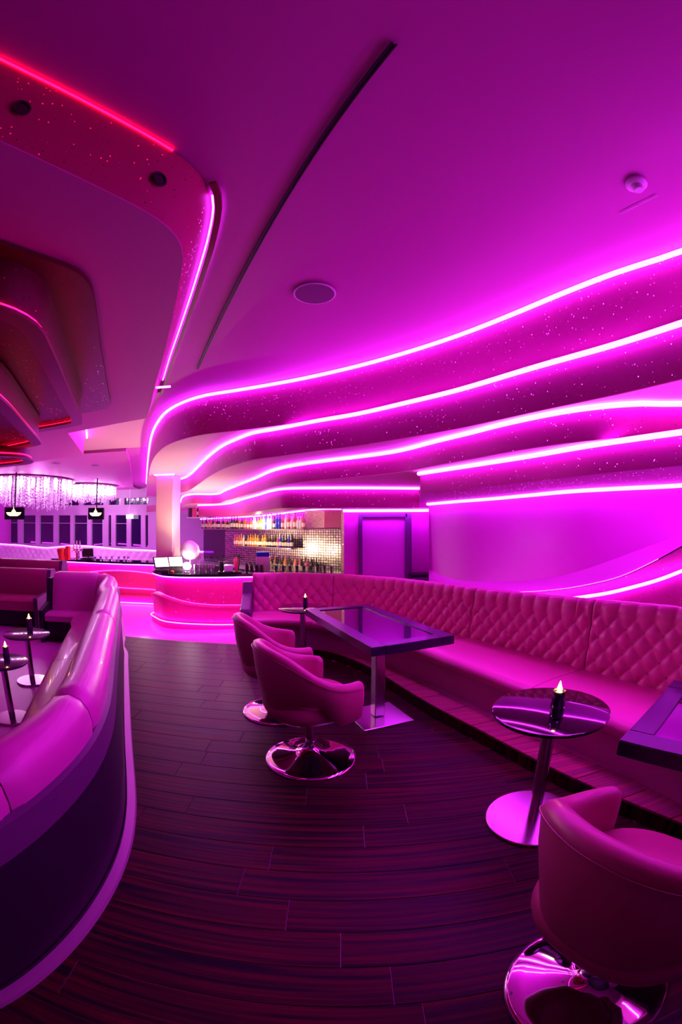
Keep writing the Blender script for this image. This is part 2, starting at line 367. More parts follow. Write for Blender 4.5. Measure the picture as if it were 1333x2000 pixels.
# outer walls
MB().box((4.6, 6.5, 1.35), (.2, 18, 3.4)).build('wall_right_outer', 'wallpaint')['kind'] = 'structure'
MB().box((-3, -2.3, 1.35), (20, .2, 3.4)).build('wall_rear', 'darkpanel')['kind'] = 'structure'
MB().box((-14.6, 6.5, 1.35), (.2, 19, 3.4)).build('wall_left', 'wallpaint')['kind'] = 'structure'

# ---- stepped ceiling and wall tiers, each a plate whose front edge follows its light line
c1 = spline(pxs([(287, 943), (293, 880), (300, 845), (311, 822), (330, 800), (360, 783), (400, 770), (460, 760), (520, 750), (600, 735), (700, 712), (800, 684), (900, 651), (1000, 612), (1100, 570), (1200, 531), (1333, 487)], ZC) + [(2.1, .95, ZC), (2.3, .2, ZC)], 110)
c2 = spline(pxs([(350, 934), (362, 931), (375, 923), (390, 908), (405, 893), (420, 880), (440, 866), (470, 852), (500, 841), (540, 834), (620, 818), (700, 804), (800, 781), (900, 756), (1050, 711), (1200, 668), (1333, 625)], Z2) + [(2.0, .9, Z2), (2.2, .1, Z2)], 110)
c3 = spline(pxs([(352, 981), (378, 963), (420, 963), (442, 955), (471, 943), (505, 929), (539, 914), (576, 905), (636, 896), (708, 887), (780, 876), (860, 855), (920, 840), (980, 824), (1040, 810), (1100, 798), (1160, 789), (1240, 782), (1333, 782)], Z3) + [(2.5, 1.3, Z3), (2.7, .3, Z3)], 110)
c4r = spline(pxs([(821, 920), (920, 904), (1040, 884), (1160, 862), (1333, 836)], Z4) + [(2.1, 1.2, Z4), (2.3, .3, Z4)], 50)
c4l = spline(pxs([(388, 985), (437, 983), (482, 971), (510, 963), (536, 955), (564, 951), (640, 950), (708, 950), (819, 951)], Z4), 60)
wall_top = spline(pxs([(838, 981), (900, 975), (960, 970), (1040, 962), (1120, 954), (1220, 948), (1333, 942)], 1.81) + [(3.0, 1.4, 1.81), (3.1, .3, 1.81)], 60)
def xy(c): return [(p[0], p[1]) for p in c]
back = [(4.4, .1), (4.4, 15.5)]
tm = MB().plate(xy(c1) + back, Z2, ZC + .005).build('trim_1', 'glitter', smooth=30); tm['kind'] = 'structure'
MB().plate([(p[0], p[1]) for p in offset(c1, .0015)] + back, Z2 - .004, Z2 + .001).build('soffit', 'soffitpaint', tm)
tm = MB().plate(xy(c2) + back[:1] + [(4.4, 14), (-5.2, 14)], Z3, Z2 - .004).build('trim_2', 'glitter', smooth=30); tm['kind'] = 'structure'
MB().plate(xy(offset(c2, .0015)) + back[:1] + [(4.4, 14), (-5.2, 14)], Z3 - .004, Z3 + .001).build('soffit', 'soffitpaint', tm)
tm = MB().plate(xy(c3) + back[:1] + [(4.4, 13.5), (-6.5, 13.5)], Z4, Z3 - .004).build('trim_3', 'glitter', smooth=30); tm['kind'] = 'structure'
MB().plate(xy(offset(c3, .0015)) + back[:1] + [(4.4, 13.5), (-6.5, 13.5)], Z4 - .004, Z4 + .001).build('soffit', 'soffitpaint', tm)
# tier 4: right wing with a free end, and the band that turns over the bar
e4 = at(821, 920, Z4); e4b = Vector((e4.x, e4.y, 0)).normalized() * 5.45
tm = MB().plate(xy(c4r[::-1])[::-1] + back[:1] + [(4.4, 5.45), (e4b.x, 5.38)], 1.80, Z4 - .004).build('trim_4', 'glitter', smooth=30); tm['kind'] = 'structure'
inner4 = offset(c4l, -.35)
MB().plate(xy(c4l) + xy(inner4[::-1]), Z5, Z4 - .004).build('trim_5', 'glitter', smooth=30)['kind'] = 'structure'
# soffit panel that closes the door wing
MB().plate([(.05, 5.52), (1.6, 5.52), (1.6, 6.0), (.05, 6.0)], Z5 + .01, Z4 - .01).build('door_soffit', 'paint', bpy.data.objects['trim_5'])

def led(name, c, z, label, inset=.022, r=.017, m='led', group=None, side=-1):
    o = offset(c, side * -inset)
    pts = [(p[0], p[1], z) for p in o]
    t = tag(MB().tube(pts, r, 6).build(name, m, smooth=60), label, 'light strip', group)
    return t
def toward(c):     # +1/-1 so that the offset goes towards the camera side
    n = normals(c); k = len(c) // 2
    return 1 if np.dot(n[k], -c[k, :2]) > 0 else -1
LR = .017
def ledrun(c, z, label, r=LR, ins=.022, m='led', name='light_strip'):
    s = toward(c); o = offset(c, s * ins)
    return tag(MB().tube([(p[0], p[1], z) for p in o], r, 6).build(name, m, smooth=60), label, 'light strip')
ledrun(c1, ZC - .024, 'topmost glowing pink light strip where flat ceiling meets the tiers', .019)
ledrun(c2, Z2 - .026, 'second glowing pink light strip from the top, below first glitter band', .019)
ledrun(c3, Z3 - .026, 'third glowing pink light strip from the top, flattening out at right', .018)
ledrun(c4r, Z4 - .026, 'fourth light strip on the right wall, starting at a free corner', .017)
ledrun(c4l, Z4 - .022, 'light strip bending over the bar shelves and running to the wall corner', .015)
ledrun(wall_top, 1.785, 'lowest light strip of the tiers, above the smooth pink cove wall', .018)

# ---- right wall: smooth cove, wavy ledge, lower bands
W0 = wall_top
def col_on(px, py, extra=0.0):
    """point of the cove wall seen at a pixel"""
    x, y, v = ray(px, py); a = math.atan2(x, y); A = np.arctan2(W0[:, 0], W0[:, 1]); D = np.hypot(W0[:, 0], W0[:, 1]); o = np.argsort(A)
    d = float(np.interp(a, A[o], D[o])) + extra; h = math.hypot(x, y); return (x / h * d, y / h * d, H + v / h * d)
def wline(pts, extra, n=60): return smooth_curve(spline([col_on(a, b, extra) for a, b in pts], n), 2)
la = wline([(838, 1112), (868, 1126), (900, 1134), (960, 1136), (1020, 1134), (1080, 1128), (1140, 1113), (1200, 1092), (1270, 1066), (1333, 1044)], .06)
lb = wline([(838, 1150), (900, 1157), (960, 1158), (1000, 1156), (1050, 1154), (1118, 1147), (1169, 1137), (1206, 1128), (1270, 1100), (1333, 1066)], -.10)
lc = wline([(838, 1175), (950, 1178), (1050, 1174), (1152, 1161), (1186, 1156), (1237, 1144), (1288, 1130), (1333, 1113)], -.06)
ltop = wline([(838, 975), (900, 968), (960, 962), (1040, 954), (1120, 946), (1220, 940), (1333, 934)], 0)
def ext(c):    # carry the wall on past the frame, towards the camera
    e = c[-1] + (c[-1] - c[-6]) * 3.2; e[0] = c[-1][0] + .45; e[1] = c[-1][1] - 1.3; e[2] = c[-1][2]; m_ = (c[-1] + e) / 2; return np.vstack([c, m_, e])
ltop, la, lb, lc = map(ext, (ltop, la, lb, lc))
wr = MB()
mid = []
for t in np.linspace(0, 1, 9):
    bul = .10 * math.sin(math.pi * t)
    mid.append([tuple(ltop[i] * (1 - t) + la[i] * t + np.array([bul * .9, bul * .4, 0]) * min(1, i / 25)) for i in range(len(la))])
wr.grid(mid)
wro = wr.build('wall_right', 'wallpaint', smooth=60); wro['kind'] = 'structure'
MB().grid([[tuple(p) for p in la], [tuple(p) for p in (la * .5 + lb * .5 + np.array([0, 0, .015]))], [tuple(p) for p in lb]]).build('wavy_ledge', 'wallpaint', wro, smooth=60)
lbd = lb.copy(); lbd[:, 2] -= .012
MB().grid([[tuple(p) for p in lbd], [tuple(p) for p in lc]]).build('lower_cove_band', 'glitter', wro, smooth=60)
base = lc.copy(); base[:, 2] = 0; lcc = lc.copy(); lcc[:, :2] *= .985
MB().grid([[tuple(p) for p in lcc], [(p[0] * .985, p[1] * .985, 0) for p in base]]).build('wall_base', 'glitter', wro, smooth=60)
# end return of the wall towards the door
MB().add([tuple(ltop[0]), (ltop[0][0], ltop[0][1], 0), (ltop[0][0] + .35, ltop[0][1] + 1.5, 0), (ltop[0][0] + .35, ltop[0][1] + 1.5, ltop[0][2])], [(0, 1, 2, 3)]).build('wall_return', 'wallpaint', wro)
tag(MB().tube([tuple(p * np.array([.988, .988, 1]) + np.array([0, 0, .004])) for p in lb[14:-6]], .0045, 4).build('thin_light_strip', 'ledsoft'), 'hair-thin pink light line under the wavy ledge of the cove wall', 'light strip')
tag(MB().tube([tuple(p * np.array([.978, .978, 1])) for p in lc[26:]], .014, 6).build('light_strip', 'led'), 'short light strip rising to the right just above the tufted bench', 'light strip')

# ---- door wall
DY = 5.95
dwx0, dwx1 = aty(672, 1000, DY).x, aty(838, 1000, DY).x + .5
dw = MB().box(((dwx0 + dwx1) / 2, DY + .1, .85), (dwx1 - dwx0, .2, 2.3)).build('wall_back', 'wallpaint'); dw['kind'] = 'structure'
fa, fb, ft = aty(700, 1003, DY), aty(803, 1003, DY), aty(750, 1003, DY).z
dr = MB(); 
dr.box(((fa.x + fb.x) / 2, DY - .012, (ft - .3) / 2), (fb.x - fa.x - .08, .02, ft + .3 - .06)); dro = dr.build('door_1', 'door'); dro['kind'] = 'structure'
fw = .055
MB().bbox((fa.x + fw / 2, DY - .03, (ft - .3) / 2), (fw, .06, ft + .3), .006).build('door_frame', 'doorframe', dro)
MB().bbox((fb.x - fw * .8, DY - .03, (ft - .3) / 2), (fw * 1.6, .06, ft + .3), .006).build('door_frame', 'doorframe', dro)
MB().bbox(((fa.x + fb.x) / 2, DY - .03, ft - fw / 2), (fb.x - fa.x - fw * 2, .06, fw), .006).build('door_frame', 'doorframe', dro)
MB().tube([(fb.x - .16, DY - .035, .75), (fb.x - .16, DY - .07, .75), (fb.x - .27, DY - .07, .75)], .009, 6).build('door_handle', 'steel', dro)
k0, k1 = aty(804, 1120, DY - .12), aty(838, 1138, DY - .12)
cb = thing('low_cabinet', 'low dark cabinet at the foot of the wall right of the door', 'cabinet', ((k0.x + k1.x) / 2, DY - .12, -.3))
MB().bbox((0, 0, (k0.z + .3) / 2), (k1.x - k0.x + .04, .2, k0.z + .3), .008).build('body', 'darkpanel', cb)
MB().bbox((0, -.11, (k0.z + .3) / 2), (k1.x - k0.x, .015, k0.z + .2), .004).build('door', 'doorframe', cb)
# light strip over the door wall, on over the bottles
BW = [(.03, 8.35), (-1.1, 9.25), (-2.2, 10.1), (-3.3, 10.9)]     # plan of the back-bar wall
def on_bw(px, py, off=0.0):
    x, y, v = ray(px, py); a, b = np.array(BW[0]), np.array(BW[-1]); n = np.array([-(b - a)[1], (b - a)[0]]); n = n / np.linalg.norm(n)
    if np.dot(n, -a) < 0: n = -n
    t = np.dot(a + n * off, n) / np.dot([x, y], n); return (x * t, y * t, H + v * t)
tag(MB().tube([(dwx0 - .01, DY - .12, 1.722), (aty(838, 995, DY).x + .10, DY - .12, 1.722)], .02, 6).build('light_strip', 'led'), 'straight light strip running above the purple door', 'light strip')
tag(MB().tube(spline([on_bw(a, b, .03) for a, b in [(392, 1014), (450, 1011), (500, 1008), (540, 1004), (588, 998), (631, 994), (668, 994)]], 30), .016, 6).build('light_strip', 'led'), 'light strip behind the bottles of the top bar shelf', 'light strip')

# ---- back wall of the bar, mosaic panel, shelves
bwa = MB(); a, b = BW[0], BW[-1]; ang = math.atan2(b[1] - a[1], b[0] - a[0]); Lw = math.hypot(b[0] - a[0], b[1] - a[1])
wl = MB().box(((a[0] + b[0]) / 2 + .1 * math.sin(ang) * -1 * -1, (a[1] + b[1]) / 2 + .12, .85), (Lw, .2, 2.36), ang).build('wall_bar', 'paint'); wl['kind'] = 'structure'
def onp(px, py, off): return np.array(on_bw(px, py, off))
def panel(name, x0, x1, y0, y1, off, m, parent=None, th=.02):
    p, q = onp(x0, y0, off), onp(x1, y1, off); r_, s_ = onp(x1, y0, off), onp(x0, y1, off)
    n = np.array([-math.sin(ang), math.cos(ang), 0]); n = -n if np.dot(n[:2], p[:2]) < 0 else n
    vs = [p, r_, q, s_, p + n * th, r_ + n * th, q + n * th, s_ + n * th]
    return MB().add(vs, [(0, 1, 2, 3), (7, 6, 5, 4), (0, 4, 5, 1), (1, 5, 6, 2), (2, 6, 7, 3), (3, 7, 4, 0)]).build(name, m, parent)
panel('mosaic_panel', 440, 667, 1033, 1122, .10, 'mosaic', wl)
panel('glitter_panel', 596, 634, 997, 1031, .06, 'glitter_pale', wl)
panel('pink_panel', 634, 667, 997, 1031, .08, 'glitter', wl)
panel('panel_edge', 667, 672, 994, 1122, .11, 'glitter_pale', wl)
panel('glass_panel', 398, 440, 1033, 1100, .06, 'smoked', wl)

# ---- column
ct = at(323, 926, Z2); cl_, cr_ = at(300, 926, Z2), at(347, 926, Z2)
cw = .37
co = MB().bbox((ct.x + .02, ct.y + .14, (Z2 + ZLOW) / 2), (cw, cw, Z2 - ZLOW), .01, R(-3)).build('column', 'cream'); co['kind'] = 'structure'
tag(MB().tube([(ct.x + .02 - cw / 2 - .04, ct.y + .14 + cw / 2, Z2 - .02), (ct.x + .02 - cw / 2 - .04, ct.y + .14 - cw / 2 - .03, Z2 - .02), (ct.x + .02 + cw / 2 + .03, ct.y + .14 - cw / 2 - .04, Z2 - .02)], .014, 6).build('light_strip', 'led'), 'short light strip wrapping the head of the square column', 'light strip')

# ---- far window wall
WY = 15.2
ww = MB()
wwo = MB().box((-9.4, WY + .25, 1.35), (10.6, .1, 3.4)).build('wall_window', 'nightglass'); wwo['kind'] = 'structure'
lowers = [(8, 37), (45, 72), (78, 107), (114, 140), (145, 173), (179, 203), (212, 220), (226, 250), (256, 278), (284, 292)]
uppers = [(112, 157), (163, 205), (213, 238), (243, 293)]
zt, zb = aty(150, 1005, WY).z, aty(150, 1066, WY).z
zut, zub = aty(200, 972, WY).z, aty(200, 988, WY).z
def frame_wall():
    mb = MB(); xs = [aty(a, 1030, WY).x for a, b in lowers]; xe = [aty(b, 1030, WY).x for a, b in lowers]
    y = WY
    mb.box((-9.4, y, (3.05 + zut) / 2), (10.6, .12, 3.05 - zut)); mb.box((-9.4, y, (zub + zt) / 2), (10.6, .12, zub - zt)); mb.box((-9.4, y, (zb - .3) / 2), (10.6, .12, zb + .3))
    prev = -14.7
    for s_, e_ in zip(xs + [-4.2], xe + [-4.1]):
        if s_ > prev: mb.box(((prev + s_) / 2, y, (zt + zb) / 2), (s_ - prev, .12, zt - zb))
        prev = e_
    ux = [aty(a, 980, WY).x for a, b in uppers]; ue = [aty(b, 980, WY).x for a, b in uppers]; prev = -14.7
    for s_, e_ in zip(ux + [-4.2], ue + [-4.1]):
        if s_ > prev: mb.box(((prev + s_) / 2, y, (zut + zub) / 2), (s_ - prev, .12, zut - zub))
        prev = e_
    return mb.build('window_surround', 'frame', wwo)
frame_wall()
i = 0
for (lst, z0, z1, py) in ((lowers, zb, zt, 1030), (uppers, zub, zut, 980)):
    for a, b in lst:
        i += 1; x0, x1 = aty(a, py, WY).x, aty(b, py, WY).x
        g = MB().box(((x0 + x1) / 2, WY + .03, (z0 + z1) / 2), (x1 - x0, .01, z1 - z0)).build('window_%d' % i, 'nightglass'); g['kind'] = 'structure'
        fr = MB(); t_ = .03
        for xx in (x0 + t_ / 2, x1 - t_ / 2): fr.box((xx, WY - .02, (z0 + z1) / 2), (t_, .09, z1 - z0))
        for zz in (z0 + t_ / 2, z1 - t_ / 2): fr.box(((x0 + x1) / 2, WY - .02, zz), (x1 - x0 - 2 * t_, .09, t_))
        if x1 - x0 > .5 and py == 1030: fr.box(((x0 + x1) / 2, WY - .02, z0 + (z1 - z0) * .72), (x1 - x0 - 2 * t_, .05, .02))
        fr.build('window_frame', 'frame', g)

# ---- left bulkhead: lower soffit with curved glitter fascia
ZB = 2.69
Bc = spline([(-2.3, -1.3), (-1.62, -.35)] + [p[:2] for p in pxs([(0, 275), (75, 310), (150, 345), (225, 382), (300, 420), (335, 445), (350, 460), (360, 487), (352, 540), (345, 580), (330, 650), (312, 720), (303, 752)], ZB)] + [(-1.95, 4.0), (-2.12, 4.3)], 90)
Bc = smooth_curve(Bc, 3)
bulk_poly = xy(Bc) + [(-3.25, 4.62), (-8, 5.6), (-14, 6), (-14, -1.5), (-3, -2)]
bk = MB().plate(bulk_poly, ZB, ZB + .02).build('trim_6', 'glitter', smooth=30); bk['kind'] = 'structure'
sg = toward(Bc); flare = np.interp(Bc[:, 1], [.6, 1.3, 1.8, 4.3], [.05, .08, .10, .10])
Bt = offset(Bc, sg * flare)
MB().grid([set3(Bc, ZB), set3(offset(Bc, sg * flare * .5), (ZB + ZC) / 2), set3(Bt, ZC + .003)]).build('fascia', 'glitter_red', bk, smooth=60)
MB().plate([(p[0], p[1]) for p in offset(Bc, -.0015 if toward(Bc) < 0 else .0015)] + bulk_poly[len(Bc):], ZB - .004, ZB + .001).build('soffit', 'paint', bk)
sg = toward(Bc)
# hanging lip that hides the light line of this fascia
lo, li = offset(Bt, sg * .055), offset(Bt, sg * .048)
i0 = 12
dcorner = [i for i in range(len(Bc)) if Bc[i, 1] > 1.38][0]
lt = offset(Bc, sg * .05)
seg = range(dcorner, len(Bc)); dep = [.015 + .035 * min(1, (i - dcorner) / 6) for i in seg]
lt = offset(Bt, sg * .022)
def lrow(c, top): return [(c[i][0], c[i][1], ZC + .002 if top == 0 else ZC - dep[k] + (.008 if top == 2 else 0)) for k, i in enumerate(seg)]
MB().grid([lrow(lo, 0), lrow(lo, 1), lrow(lt, 1), lrow(lt, 2), lrow(li, 2), lrow(li, 0)]).build('lip_rim', 'redlip', bk, smooth=30)
lfo = offset(Bt, sg * .012)
tag(MB().tube([(p[0], p[1], ZC - .008) for p in lfo[dcorner + 1:-6]], .0055, 6).build('light_strip', 'led'), 'hidden pink light strip washing the long curved glitter fascia, upper left', 'light strip')
tag(MB().tube([(p[0], p[1], ZC - .001) for p in offset(Bt, sg * .004)[2:dcorner - 2]], .0045, 6).build('red_light_strip', 'redled'), 'hidden red light strip along the front fascia at top left', 'light strip')
for i, (px, py) in enumerate([(20, 250), (265, 373)]):
    p = at(px, py, 2.84); j = int(np.argmin(np.hypot(Bc[:, 0] - p.x, Bc[:, 1] - p.y))); nn = normals(Bc)[j] * sg
    c = Vector((Bc[j, 0], Bc[j, 1], 2.84)) + Vector((nn[0], nn[1], 0)) * (float(flare[j]) * .5 + .004); a_ = math.atan2(nn[1], nn[0])
    t = thing('recessed_spotlight', ['recessed spotlight at the left edge of the dark red fascia', 'recessed spotlight near the bend of the dark red fascia'][i], 'spotlight', c + Vector((nn[0], nn[1], 0)) * .003, a_)
    rim = MB().lathe([(.028, 0), (.036, 0), (.036, .006), (.028, .006), (.028, 0)], n=24, cap=False).build('rim', 'blackmatte', t, smooth=30); rim.rotation_euler = (0, R(90), 0)
    ls = MB().lathe([(.028, .001), (.020, .0025), (.001, .003)], n=24).build('lens', 'black', t, smooth=30); ls.rotation_euler = (0, R(90), 0)
# dark glitter panel and the nested lit rings below the soffit
def close_ring(pts, z, n=70, sm=2):
    c = spline([tuple(at(a, b, z))[:2] for a, b in pts], n); return smooth_curve(c, sm)
pan = close_ring([(0, 465), (75, 492), (150, 520), (176, 545), (186, 580), (195, 650), (207, 730), (216, 778)], ZB, 50, 1)
far = [tuple(at(a, b, ZB))[:2] for a, b in [(216, 785), (208, 793), (160, 803)]]
extl = [(-4.6, 3.75), (-5.5, 1.5), (-2.4, -.6)]
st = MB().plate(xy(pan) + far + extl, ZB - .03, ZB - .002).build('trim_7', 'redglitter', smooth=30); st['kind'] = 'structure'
def ring_tier(k, lip_px, zlip, ztop, extra, m='redglitter'):
    c = close_ring(lip_px, zlip, 50, 1)
    poly = xy(c) + extra
    cx, cy = np.mean([p[0] for p in poly]), np.mean([p[1] for p in poly])
    P_ = spline(poly + [poly[0]], 120)[:-1]
    def sc(d):   # inward offset by distance d
        n = normals(np.vstack([P_, P_[:1]]))[:-1]; s_ = 1 if np.dot(n[20], np.array([cx, cy]) - P_[20]) > 0 else -1
        return P_ + n * s_ * d
    fa_ = sc(.035); inn = sc(.105)
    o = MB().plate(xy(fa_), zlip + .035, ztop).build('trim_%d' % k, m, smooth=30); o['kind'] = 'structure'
    lip = MB(); A, B_, C_ = set3(P_, zlip), set3(inn, zlip), None
    lip.grid([set3(P_, zlip + .018), set3(P_, zlip), set3(inn, zlip), set3(inn, zlip + .03), set3(fa_, zlip + .03), set3(P_, zlip + .018)], closed=True)
    lip.build('ring_lip', 'redlip', o, smooth=30)
    q = sc(.022); MB().tube([(p[0], p[1], zlip + .032) for p in list(q) + [q[0]]], .006, 4).build('ring_light', 'redled', o)
    q = sc(.108); MB().tube([(p[0], p[1], zlip + .024) for p in list(q) + [q[0]]], .003, 4).build('ring_light', 'redled', o)
    return o
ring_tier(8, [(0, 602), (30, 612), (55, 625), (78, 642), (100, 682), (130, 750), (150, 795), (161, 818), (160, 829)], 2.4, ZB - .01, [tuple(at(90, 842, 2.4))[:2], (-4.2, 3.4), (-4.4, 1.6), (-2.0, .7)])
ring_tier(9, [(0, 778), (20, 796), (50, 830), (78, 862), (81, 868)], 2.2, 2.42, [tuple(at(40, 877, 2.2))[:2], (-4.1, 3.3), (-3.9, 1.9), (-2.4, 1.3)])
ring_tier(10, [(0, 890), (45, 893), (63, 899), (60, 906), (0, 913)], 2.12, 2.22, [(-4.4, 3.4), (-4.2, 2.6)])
# second dropped block further back
p0, p1 = at(127, 838, 2.69), at(163, 888, 2.69)
tm = MB().plate([(p0.x, p0.y), (p1.x, p1.y), (-5.6, 6.6), (-8, 7), (-8, 5.0), (-4.2, 4.4)], ZB, ZC + .005).build('trim_11', 'paint'); tm['kind'] = 'structure'
tag(MB().tube([(p0.x + .12, p0.y + .25, ZC - .03), (p1.x + .05, p1.y, ZC - .03)], .016, 6).build('light_strip', 'led'), 'short slanted light strip below the dark red ceiling rings', 'light strip')
tag(MB().tube([tuple(at(305, 757, ZB + .01)), tuple(at(333, 755, ZB + .01))], .010, 6).build('light_strip', 'led'), 'tiny light strip at the far end of the curved glitter fascia', 'light strip')
# drop of the far ceiling
MB().plate([(-4.05, 7.4), (-4.6, 8.6), (-7.4, 14.2), (-7.8, 15.8), (-14.4, 15.8), (-14.4, 7.4)], ZC - .07, ZC + .004).build('ceiling_far', 'paint')['kind'] = 'structure'
MB().plate([(-3.3, 4.66), (-1.95, 4.32), (-2.6, 5.4), (-3.6, 7.4), (-8, 7.4), (-8, 5.7)], ZC - .012, ZC + .004).build('ceiling_peach_lit', 'soffitpaint')['kind'] = 'structure'  # same ceiling; the peach bar light is put into this panel's colour

# ---- ceiling fittings
sl = spline([p for p in pxs([(769.4, 85.5), (580.6, 349), (386, 720)], ZC)], 3); s0, s1 = Vector(sl[0]), Vector(sl[-1])
dd = (s1 - s0); L_ = dd.length; aa = math.atan2(dd.y, dd.x)
t = thing('slot_diffuser', 'long thin black slot running across the flat ceiling', 'air vent', (s0 + s1) / 2, aa)
MB().box((0, 0, -.001), (L_, .010, .004)).build('slot', 'blackmatte', t)
for s_ in (-1, 1): MB().box((0, s_ * .008, -.002), (L_ + .008, .006, .010)).build('edge_profile', 'blackmatte', t)
c = at(615, 573, ZC)
t = thing('ceiling_speaker', 'round flush speaker grille in the ceiling beside the slot', 'speaker', c)
MB().lathe([(.138, 0), (.138, -.006), (.130, -.008), (.126, -.004)], n=40).build('rim', 'white', t, smooth=30)
MB().lathe([(.127, -.003), (.127, -.006), (.001, -.008)], n=40).build('grille', 'grille', t, smooth=30)
c = at(1243, 358, ZC)
t = thing('smoke_detector', 'white smoke detector on the ceiling, upper right', 'smoke detector', c)
MB().lathe([(.055, 0), (.055, -.012), (.045, -.02), (.03, -.022)], n=32).build('base', 'white', t, smooth=30)
MB().lathe([(.028, -.02), (.028, -.04), (.022, -.046), (.001, -.048)], n=24).build('sensor_head', 'white', t, smooth=30)
q0, q1 = at(1212, 418, ZC), at(1285, 382, ZC)
tag(MB().box((0, 0, 0), ((q1 - q0).length, .006, .003)).build('ceiling_hatch_edge', 'white', loc=(q0 + q1) / 2), 'faint short seam profile on the ceiling below the smoke detector', 'ceiling trim').rotation_euler = (0, 0, math.atan2((q1 - q0).y, (q1 - q0).x))
for (px, py), lb_ in zip([(110, 905), (186, 909)], ['small flush ceiling vent far left, nearer the red rings', 'small flush ceiling vent far left, nearer the column']):
    c = at(px, py, ZC - .075); t = thing('ceiling_vent', lb_, 'vent', c)
    MB().lathe([(.10, 0), (.10, -.008), (.08, -.012), (.001, -.012)], n=24).build('cover', 'grille', t, smooth=30)
    MB().lathe([(.115, .004), (.115, -.004), (.098, -.006)], n=24).build('rim', 'white', t, smooth=30)

# ================================================================== furniture
# ---- tufted banquette
bk_c = spline([(-1.14, 5.46), (-.7, 5.53), (-.1, 5.42), (.45, 5.06), (.9, 4.52), (1.22, 3.98), (1.5, 3.42), (1.8, 2.72), (2.06, 2.04), (2.22, 1.4), (2.32, .6), (2.36, .2)], 500)
bq = thing('banquette', 'long curved button-tufted rose leather banquette along the pink wall', 'banquette')
arc = np.r_[0, np.cumsum(np.linalg.norm(np.diff(bk_c[:, :2], axis=0), axis=1))]; LT = arc[-1]
bn = normals(bk_c); 
if np.dot(bn[250], bk_c[250, :2]) < 0: bn = -bn         # outward, away from the room
def bpos(s):
    return np.array([np.interp(s, arc, bk_c[:, 0]), np.interp(s, arc, bk_c[:, 1])]), np.array([np.interp(s, arc, bn[:, 0]), np.interp(s, arc, bn[:, 1])])
def s_near(px, py, z):
    p = at(px, py, z); return float(arc[int(np.argmin(np.hypot(bk_c[:, 0] - p.x, bk_c[:, 1] - p.y)))])
seams = [0, s_near(655, 1192, .43), s_near(918, 1245, .43), s_near(1142, 1308, .43)]
seams += [seams[-1] + 1.25, LT]
def ztop(s): return .90 + .06 * max(0, min(1, (s - 3.2) / 1.8))
PU, PW = .15, .172
TH = .50
